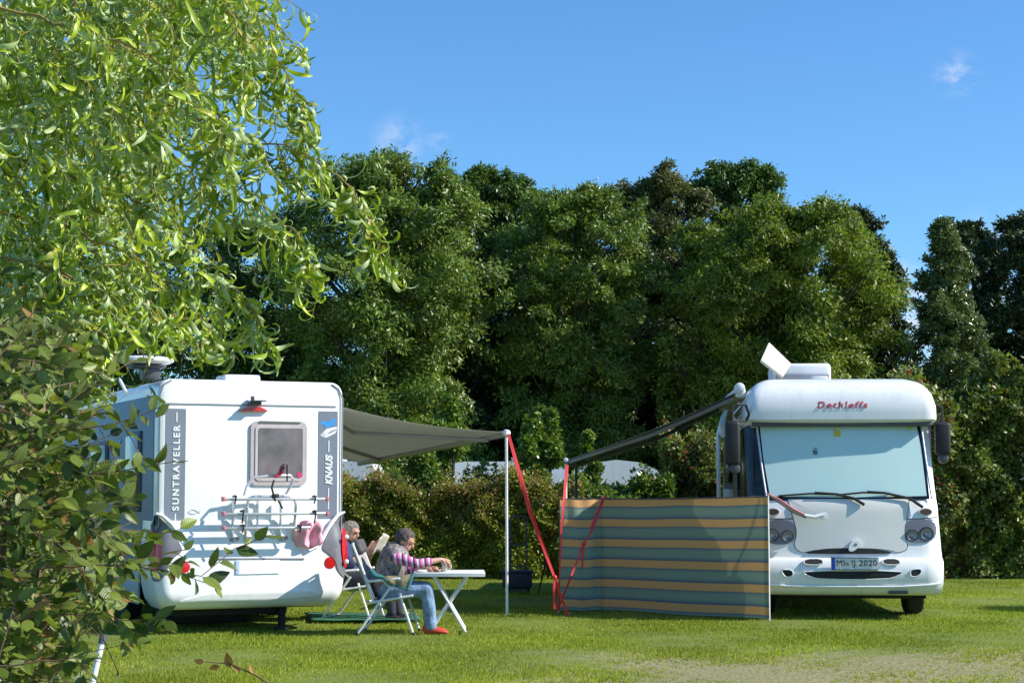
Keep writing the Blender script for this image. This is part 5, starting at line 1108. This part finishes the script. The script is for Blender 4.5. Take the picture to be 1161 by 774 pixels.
bush('loose green bush left of the berry bush under the right awning', 668, 31.5, 490, 26, 5000, LE, .085, 5)
bush('tall hazel bush with bright upright shoots behind the right hedge', 1130, 28.9, 402, 46, 24000, LG, .085, 6, spires=4, nl=24)
bush('pale leafed shrub beside the right wing mirror', 1088, 29.2, 445, 24, 7000, LG, .08, 7, spires=2)

# ------------------------------------------------------------ foreground willow and hornbeam
def willow_templates(k=14):
    out = []; rs = np.random.default_rng(5)
    for i in range(k):
        n = 9; bend = rs.uniform(1.5, 6.2) * rs.choice([-1, 1]); twist = rs.uniform(-2.5, 2.5); side = rs.uniform(-1.4, 1.4); P = np.zeros(3); a = 0.; V = []
        T = np.array([1., 0, 0]); Nn = np.array([0, 0, 1.]); 
        for j in range(n + 1):
            u = j / n; w = .082 * math.sin(math.pi * min(1, u * .93 + .035)) ** .75 * (1 - .35 * u); B = np.cross(Nn, T); fold = .35
            V += [P - B * w * math.cos(fold) + Nn * w * math.sin(fold), P.copy(), P + B * w * math.cos(fold) + Nn * w * math.sin(fold)]
            P = P + T / n; q = bend / n * (.4 + 1.2 * u); T2 = T * math.cos(q) + Nn * math.sin(q); Nn = Nn * math.cos(q) - T * math.sin(q); T = T2
            q = side / n; T2 = T * math.cos(q) + B * math.sin(q); T = T2 / np.linalg.norm(T2); q = twist / n; B = np.cross(Nn, T); Nn = Nn * math.cos(q) + B * math.sin(q); Nn = Nn - T * (Nn @ T); Nn /= np.linalg.norm(Nn)
        Fc = []
        for j in range(n):
            b = j * 3; Fc += [[b, b + 3, b + 4, b + 1], [b + 1, b + 4, b + 5, b + 2]]
        out.append((np.array(V), np.array(Fc)))
    return out
WT = willow_templates()
def proj(p):
    y, z = p[1] * math.cos(PITCH) + (p[2] - CAMH) * math.sin(PITCH), -p[1] * math.sin(PITCH) + (p[2] - CAMH) * math.cos(PITCH)
    return 580.5 + F * p[0] / y, 387 - F * z / y
def sparse(p, rs):                      # the thin places of the foreground foliage
    x, y = proj(p)
    for x0, y0, x1, y1, pr in ((122, 384, 218, 436, .95), (98, 434, 182, 600, .3), (182, 400, 400, 600, .9), (96, 696, 132, 790, .97)):
        if x0 < x < x1 and y0 < y < y1 and rs.random() < pr: return True
    return False
def strand(start, dirn, ln, rs, droop=.5, wig=.35, step=.03):
    p = np.array(start, float); d = np.array(dirn, float); d /= np.linalg.norm(d); P = [p.copy()]; n = max(3, int(ln / step)); ph = rs.uniform(0, 6.28, 3)
    for i in range(n):
        d = d + np.array([math.sin(i * .75 + ph[0]), math.sin(i * .6 + ph[1]), math.sin(i * .85 + ph[2])]) * wig * .30 + np.array([0, 0, -droop * .09]); d /= np.linalg.norm(d); p = p + d * step; P.append(p.copy())
    return np.array(P)
def willow():
    rs = np.random.default_rng(21); base = Vector((-2.9, 6.6, 0)); t = empty('willow_tree', base, 0, 'bright green corkscrew willow with curled leaves hanging in from the left', 'tree'); b0 = np.array(base)
    tr = MB(); tr.tube([(0, 0, -.05), (.06, 0, 1.0), (-.03, .03, 2.2), (.08, 0, 3.6)], [.17, .14, .11, .05], 12); tr.build('trunk', BARK, t)
    main = [  # drooping boughs: pixels of their course and depth
        [(-60, -130, 6.0), (60, -90, 5.9), (180, -50, 5.8), (280, -10, 5.7), (345, 62, 5.6)],
        [(-60, -40, 5.6), (100, -30, 5.6), (230, -5, 5.5), (300, 40, 5.4), (335, 110, 5.4), (352, 160, 5.4)],
        [(-60, 30, 5.5), (90, 60, 5.5), (200, 120, 5.4), (280, 160, 5.4), (350, 175, 5.3), (400, 215, 5.3), (428, 262, 5.3)],
        [(-60, 80, 5.7), (80, 120, 5.7), (190, 175, 5.6), (270, 215, 5.5), (330, 260, 5.5), (358, 312, 5.5)],
        [(-60, 160, 5.6), (60, 190, 5.6), (160, 230, 5.5), (230, 290, 5.5), (275, 335, 5.4), (303, 382, 5.4)],
        [(-60, 230, 5.4), (60, 250, 5.4), (150, 290, 5.3), (210, 330, 5.3), (245, 395, 5.3)],
        [(-60, 280, 5.2), (40, 300, 5.2), (120, 330, 5.1), (180, 350, 5.1), (215, 368, 5.1)],
        [(-60, 330, 5.1), (60, 360, 5.1), (100, 372, 5.0), (128, 380, 5.0)],
        [(-60, -100, 5.2), (100, -80, 5.2), (220, -40, 5.2), (262, 20, 5.1), (285, 90, 5.1)],
        [(-60, 0, 5.0), (60, 20, 5.0), (160, 60, 5.0), (235, 110, 5.0), (262, 150, 5.0)]]
    tips = []; br = MB(); allp = []
    for B in main:
        P = [np.array(hitD(*q)) for q in B]; Q = []
        for a, b in zip(P, P[1:]): Q += [a + (b - a) * k / 6 for k in range(6)]
        Q.append(P[-1]); Q = [q + rs.normal(size=3) * .008 for q in Q]
        a0 = np.array([base.x, base.y, min(3.4, max(1.0, Q[0][2] - .2))]); br.tube([Vector(a0 - b0)] + [Vector(q - b0) for q in Q], [.02] + [max(.002, .0065 * (1 - i / len(Q))) for i in range(len(Q))], 5)
        allp.append(np.array(Q))
    br.build('boughs', TWIG, t)
    LPOS, LAX, TW = [], [], MB(); tw = []
    def leafs(P, dens=1.0):
        for i in range(1, len(P)):
            if rs.random() > dens or sparse(P[i], rs): continue
            d = P[i] - P[i - 1]; d /= np.linalg.norm(d); r = rs.normal(size=3); r -= d * (r @ d); r /= np.linalg.norm(r)
            LPOS.append(P[i] + rs.normal(size=3) * .002); LAX.append(d * .55 + r * .65 + np.array([0, 0, -.45]))
    for Q in allp:
        leafs(Q[::1], .9); seg = np.cumsum(np.r_[0, np.linalg.norm(np.diff(Q, axis=0), axis=1)])
        for i in range(2, len(Q) - 1):
            for k in range(2 if rs.random() < .6 else 1):
                d = Q[i + 1] - Q[i]; d /= np.linalg.norm(d); r = rs.normal(size=3) * np.array([1, .8, .6]); endf = i / len(Q)
                P = strand(Q[i], d * .6 + r * .5 + np.array([0, 0, -.35]), rs.uniform(.08, .34) * (1.1 - .5 * endf), rs, droop=rs.uniform(1.0, 2.4), wig=.55, step=.019); tw.append(P); leafs(P)
    # the mass of the crown between the boughs
    n = 0
    while n < 1350:
        px = rs.uniform(-60, 330); py = rs.uniform(-90, 405); lim = np.interp(py, [-90, 0, 60, 120, 200, 260, 320, 400], [300, 285, 245, 190, 185, 175, 170, 165])
        if px > lim - 10 * rs.random(): continue
        if 215 < px and 95 < py < 150 and rs.random() < .8: continue
        if py > 340 and px > 105 and rs.random() < .93: continue
        if py > 300 and px > 150 and rs.random() < .5: continue
        D = rs.uniform(4.9, 7.6) if n < 700 else rs.uniform(6.8, 9.0); P = strand(hitD(px, py - 20, D), (rs.normal() * .6 + .3, rs.normal() * .5, rs.normal() * .3 - .35), rs.uniform(.14, .34), rs, droop=rs.uniform(.4, 1.5), wig=.5, step=.021); tw.append(P); leafs(P, .82); n += 1
    for P in tw: TW.tube([Vector(q - b0) for q in P[::2]] if len(P) > 4 else [Vector(q - b0) for q in P], .0016, 4, caps=False)
    TW.build('twigs', TWIG, t)
    P = np.array(LPOS) - b0; A = unit(np.array(LAX)); nr = unit(rs.normal(size=A.shape) + np.array([.2, -.2, .4])); m = leafmat('willow_leaf', (.10, .19, .010), (.52, .62, .05), back=(.42, .52, .24), rough=.38, transl=.22, spec=.5, tcol=1.3, nvar=.12, c3=(.38, .34, .05), c3p=.97)
    scatter('leaves', WT, P, frames(A, nr), .070 + .068 * rs.random(len(P)), m, t, smooth=True); print('willow leaves', len(P))
willow()
def horn_templates(k=6):
    out = []; rs = np.random.default_rng(9); prof = [0, .30, .42, .47, .48, .46, .42, .37, .30, .21, .11, .0]
    for i in range(k):
        nu, nv = 33, 6; V = []; wz = rs.uniform(.9, 1.15); cup = rs.uniform(-.25, .35); arch = rs.uniform(-.5, .15); vv = [-1, -.66, -.33, 0, .33, .66, 1]
        for a in range(nu + 1):
            u = a / nu; w = np.interp(u, np.linspace(0, 1, len(prof)), prof) * .50 * wz * (1 + (.07 if a % 3 == 0 else -.04))
            for v in vv:
                x = u + abs(v) * .10 * (1 - u); z = arch * u * u * .5 + cup * abs(v) * w + .022 * math.sin((u * 10 - abs(v) * .9) * 2 * math.pi * 1.0) * (abs(v) ** .5 if v else 0) * min(1, (1 - u) * 4) - (.012 if v == 0 else 0)
                V.append((x, v * w, z))
        Fc = [[a * 7 + b, (a + 1) * 7 + b, (a + 1) * 7 + b + 1, a * 7 + b + 1] for a in range(nu) for b in range(6)]; out.append((np.array(V), np.array(Fc)))
    return out
HT = horn_templates()
def hornbeam():
    rs = np.random.default_rng(33); base = Vector((-1.55, 4.4, 0)); t = empty('hornbeam_bush', base, 0, 'green hornbeam bush with pleated leaves in the lower left foreground', 'bush'); b0 = np.array(base)
    sprays = [  # course in the picture and depth
        [(-40, 530, 4.3), (40, 490, 4.3), (75, 462, 4.3), (105, 435, 4.3), (132, 404, 4.4)], [(-40, 520, 4.1), (60, 490, 4.1), (130, 480, 4.1), (172, 463, 4.1), (194, 452, 4.1)],
        [(-40, 560, 4.2), (60, 545, 4.2), (130, 535, 4.2), (175, 527, 4.2), (212, 523, 4.2)], [(-40, 600, 4.0), (50, 585, 4.0), (110, 575, 4.0), (150, 572, 4.0)],
        [(-40, 660, 3.9), (50, 645, 3.9), (120, 643, 3.9), (180, 648, 3.9), (225, 655, 3.9), (262, 625, 3.95), (300, 612, 3.95)], [(-40, 640, 4.3), (60, 610, 4.3), (120, 600, 4.3), (165, 610, 4.3), (205, 600, 4.3)],
        [(-40, 710, 4.0), (60, 695, 4.0), (120, 690, 4.0), (160, 716, 4.0), (178, 700, 4.0)], [(-40, 760, 3.8), (40, 750, 3.8), (90, 745, 3.8), (125, 780, 3.8)],
        [(40, 800, 3.9), (90, 720, 3.9), (115, 700, 3.9), (160, 720, 3.9)], [(-40, 410, 4.5), (40, 400, 4.5), (90, 390, 4.5)], [(-40, 440, 4.2), (30, 430, 4.2), (70, 415, 4.2)],
        [(-40, 540, 3.9), (40, 520, 3.9), (90, 505, 3.9), (130, 500, 3.9)]]
    LP_, LX_, LN_ = [], [], []; TW = MB(); BR = MB()
    def leafs(P, st, dens=1):
        s = 1; acc = 0
        for i in range(1, len(P)):
            acc += np.linalg.norm(P[i] - P[i - 1])
            if acc < st: continue
            acc = 0; s = -s
            if rs.random() > dens or (sparse(P[i], rs) and (rs.random() < .75 or proj(P[i])[1] > 690)): continue
            d = P[i] - P[i - 1]; d /= np.linalg.norm(d); up = np.array([.18, -.55, .75]) + rs.normal(size=3) * .62; sd = np.cross(up, d); sd /= np.linalg.norm(sd)
            LP_.append(P[i]); LX_.append(d * .75 + sd * s * .8 + rs.normal(size=3) * .18 + np.array([0, 0, -.12])); LN_.append(up)
    def path(B, k=12):
        P = [np.array(hitD(*q)) for q in B]; Q = []
        for a, b in zip(P, P[1:]): Q += [a + (b - a) * i / k for i in range(k)]
        return np.array(Q + [P[-1]])
    for B in sprays:
        Q = path(B); Q = Q + np.cumsum(rs.normal(size=Q.shape) * .0008, 0); BR.tube([Vector(q - b0) for q in Q[::3]], [max(.0012, .0028 * (1 - i / (len(Q[::3])))) for i in range(len(Q[::3]))], 6); leafs(Q, .020)
        for i in range(6, len(Q) - 8, 5):
            if B[-1][0] > 190 and i > len(Q) * .55: break
            d = Q[i + 1] - Q[i]; d /= np.linalg.norm(d); P = strand(Q[i], d + rs.normal(size=3) * np.array([.5, .5, .8]), rs.uniform(.08, .2), rs, droop=.1, wig=.12, step=.012); TW.tube([Vector(q - b0) for q in P[::2]], .0012, 4, caps=False); leafs(P, .024)
    n = 0
    while n < 1450:
        py = rs.uniform(375, 800); lim = np.interp(py, [375, 430, 470, 520, 560, 600, 650, 690, 720, 774], [75, 60, 50, 62, 85, 120, 125, 88, 62, 60])
        px = rs.uniform(-70, lim)
        D = rs.uniform(3.9, 6.0); P = strand(hitD(px - 22, py, D), (rs.uniform(.3, 1), rs.normal() * .4, rs.normal() * .5), rs.uniform(.10, .22), rs, droop=.1, wig=.12, step=.012); TW.tube([Vector(q - b0) for q in P[::2]], .0012, 4, caps=False); leafs(P, .026); n += 1
    for i in range(9): x = rs.uniform(-.5, .4); BR.tube([(x * .2, 0, 0), (x * .6, rs.uniform(-.2, .4), .7), (x, rs.uniform(-.3, .5), 1.9)], [.02, .014, .004], 6)
    BR.build('branches', BARK2, t); TW.build('twigs', BARK2, t)
    P, A, Nn = np.array(LP_) - b0, unit(np.array(LX_)), unit(np.array(LN_))
    m = leafmat('hornbeam_leaf', (.035, .068, .008), (.21, .27, .045), back=(.14, .18, .055), rough=.42, transl=.3, spec=.45, tcol=1.5, nvar=.3, c3=(.30, .17, .05), c3p=.985)
    scatter('leaves', HT, P, frames(A, Nn), .031 + .031 * rs.random(len(P)), m, t, smooth=True); print('hornbeam leaves', len(P))
hornbeam()
def sprig():
    rs = np.random.default_rng(3); B = [hitD(330, 790, 4.6), hitD(290, 765, 4.6), hitD(262, 752, 4.6), hitD(232, 750, 4.6)]; b = Vector((B[0].x, B[0].y, 0)); t = empty('sprig', b, 0, 'small sprig with orange brown leaves at the bottom edge, close to the viewer', 'plant')
    MB().tube([(0, 0, 0), (.02, 0, .6), B[0] - b] + [p - b for p in B[1:]], [.006, .004, .003, .0025, .002, .001], 6).build('stem', BARK2, t)
    P = np.array([list(B[1].lerp(B[3], f) - b) for f in (.05, .3, .5, .7, 1)]); A = unit(np.array([[-.3, 0, .8], [-.9, 0, .5], [-.2, 0, .9], [-.9, 0, -.2], [-.9, 0, .1]])); Nn = unit(np.array([[.5, -.8, .3]] * 5) + rs.normal(size=(5, 3)) * .3)
    scatter('leaves', HT, P, frames(A, Nn), np.array([.03, .028, .045, .03, .03]), leafmat('orange_leaf', (.30, .16, .05), (.45, .22, .06), transl=.3), t, smooth=True)
sprig()

bush('loose sprawling twigs in front of the long white caravan roof', 545, 30.3, 524, 30, 3200, LE, .08, 11, nl=14, lr=(.14, .25), spires=4)
bush('small pale bush between the left awning and the long white caravan', 445, 30.4, 528, 24, 2600, LE, .08, 12, nl=10, lr=(.2, .3), spires=3)
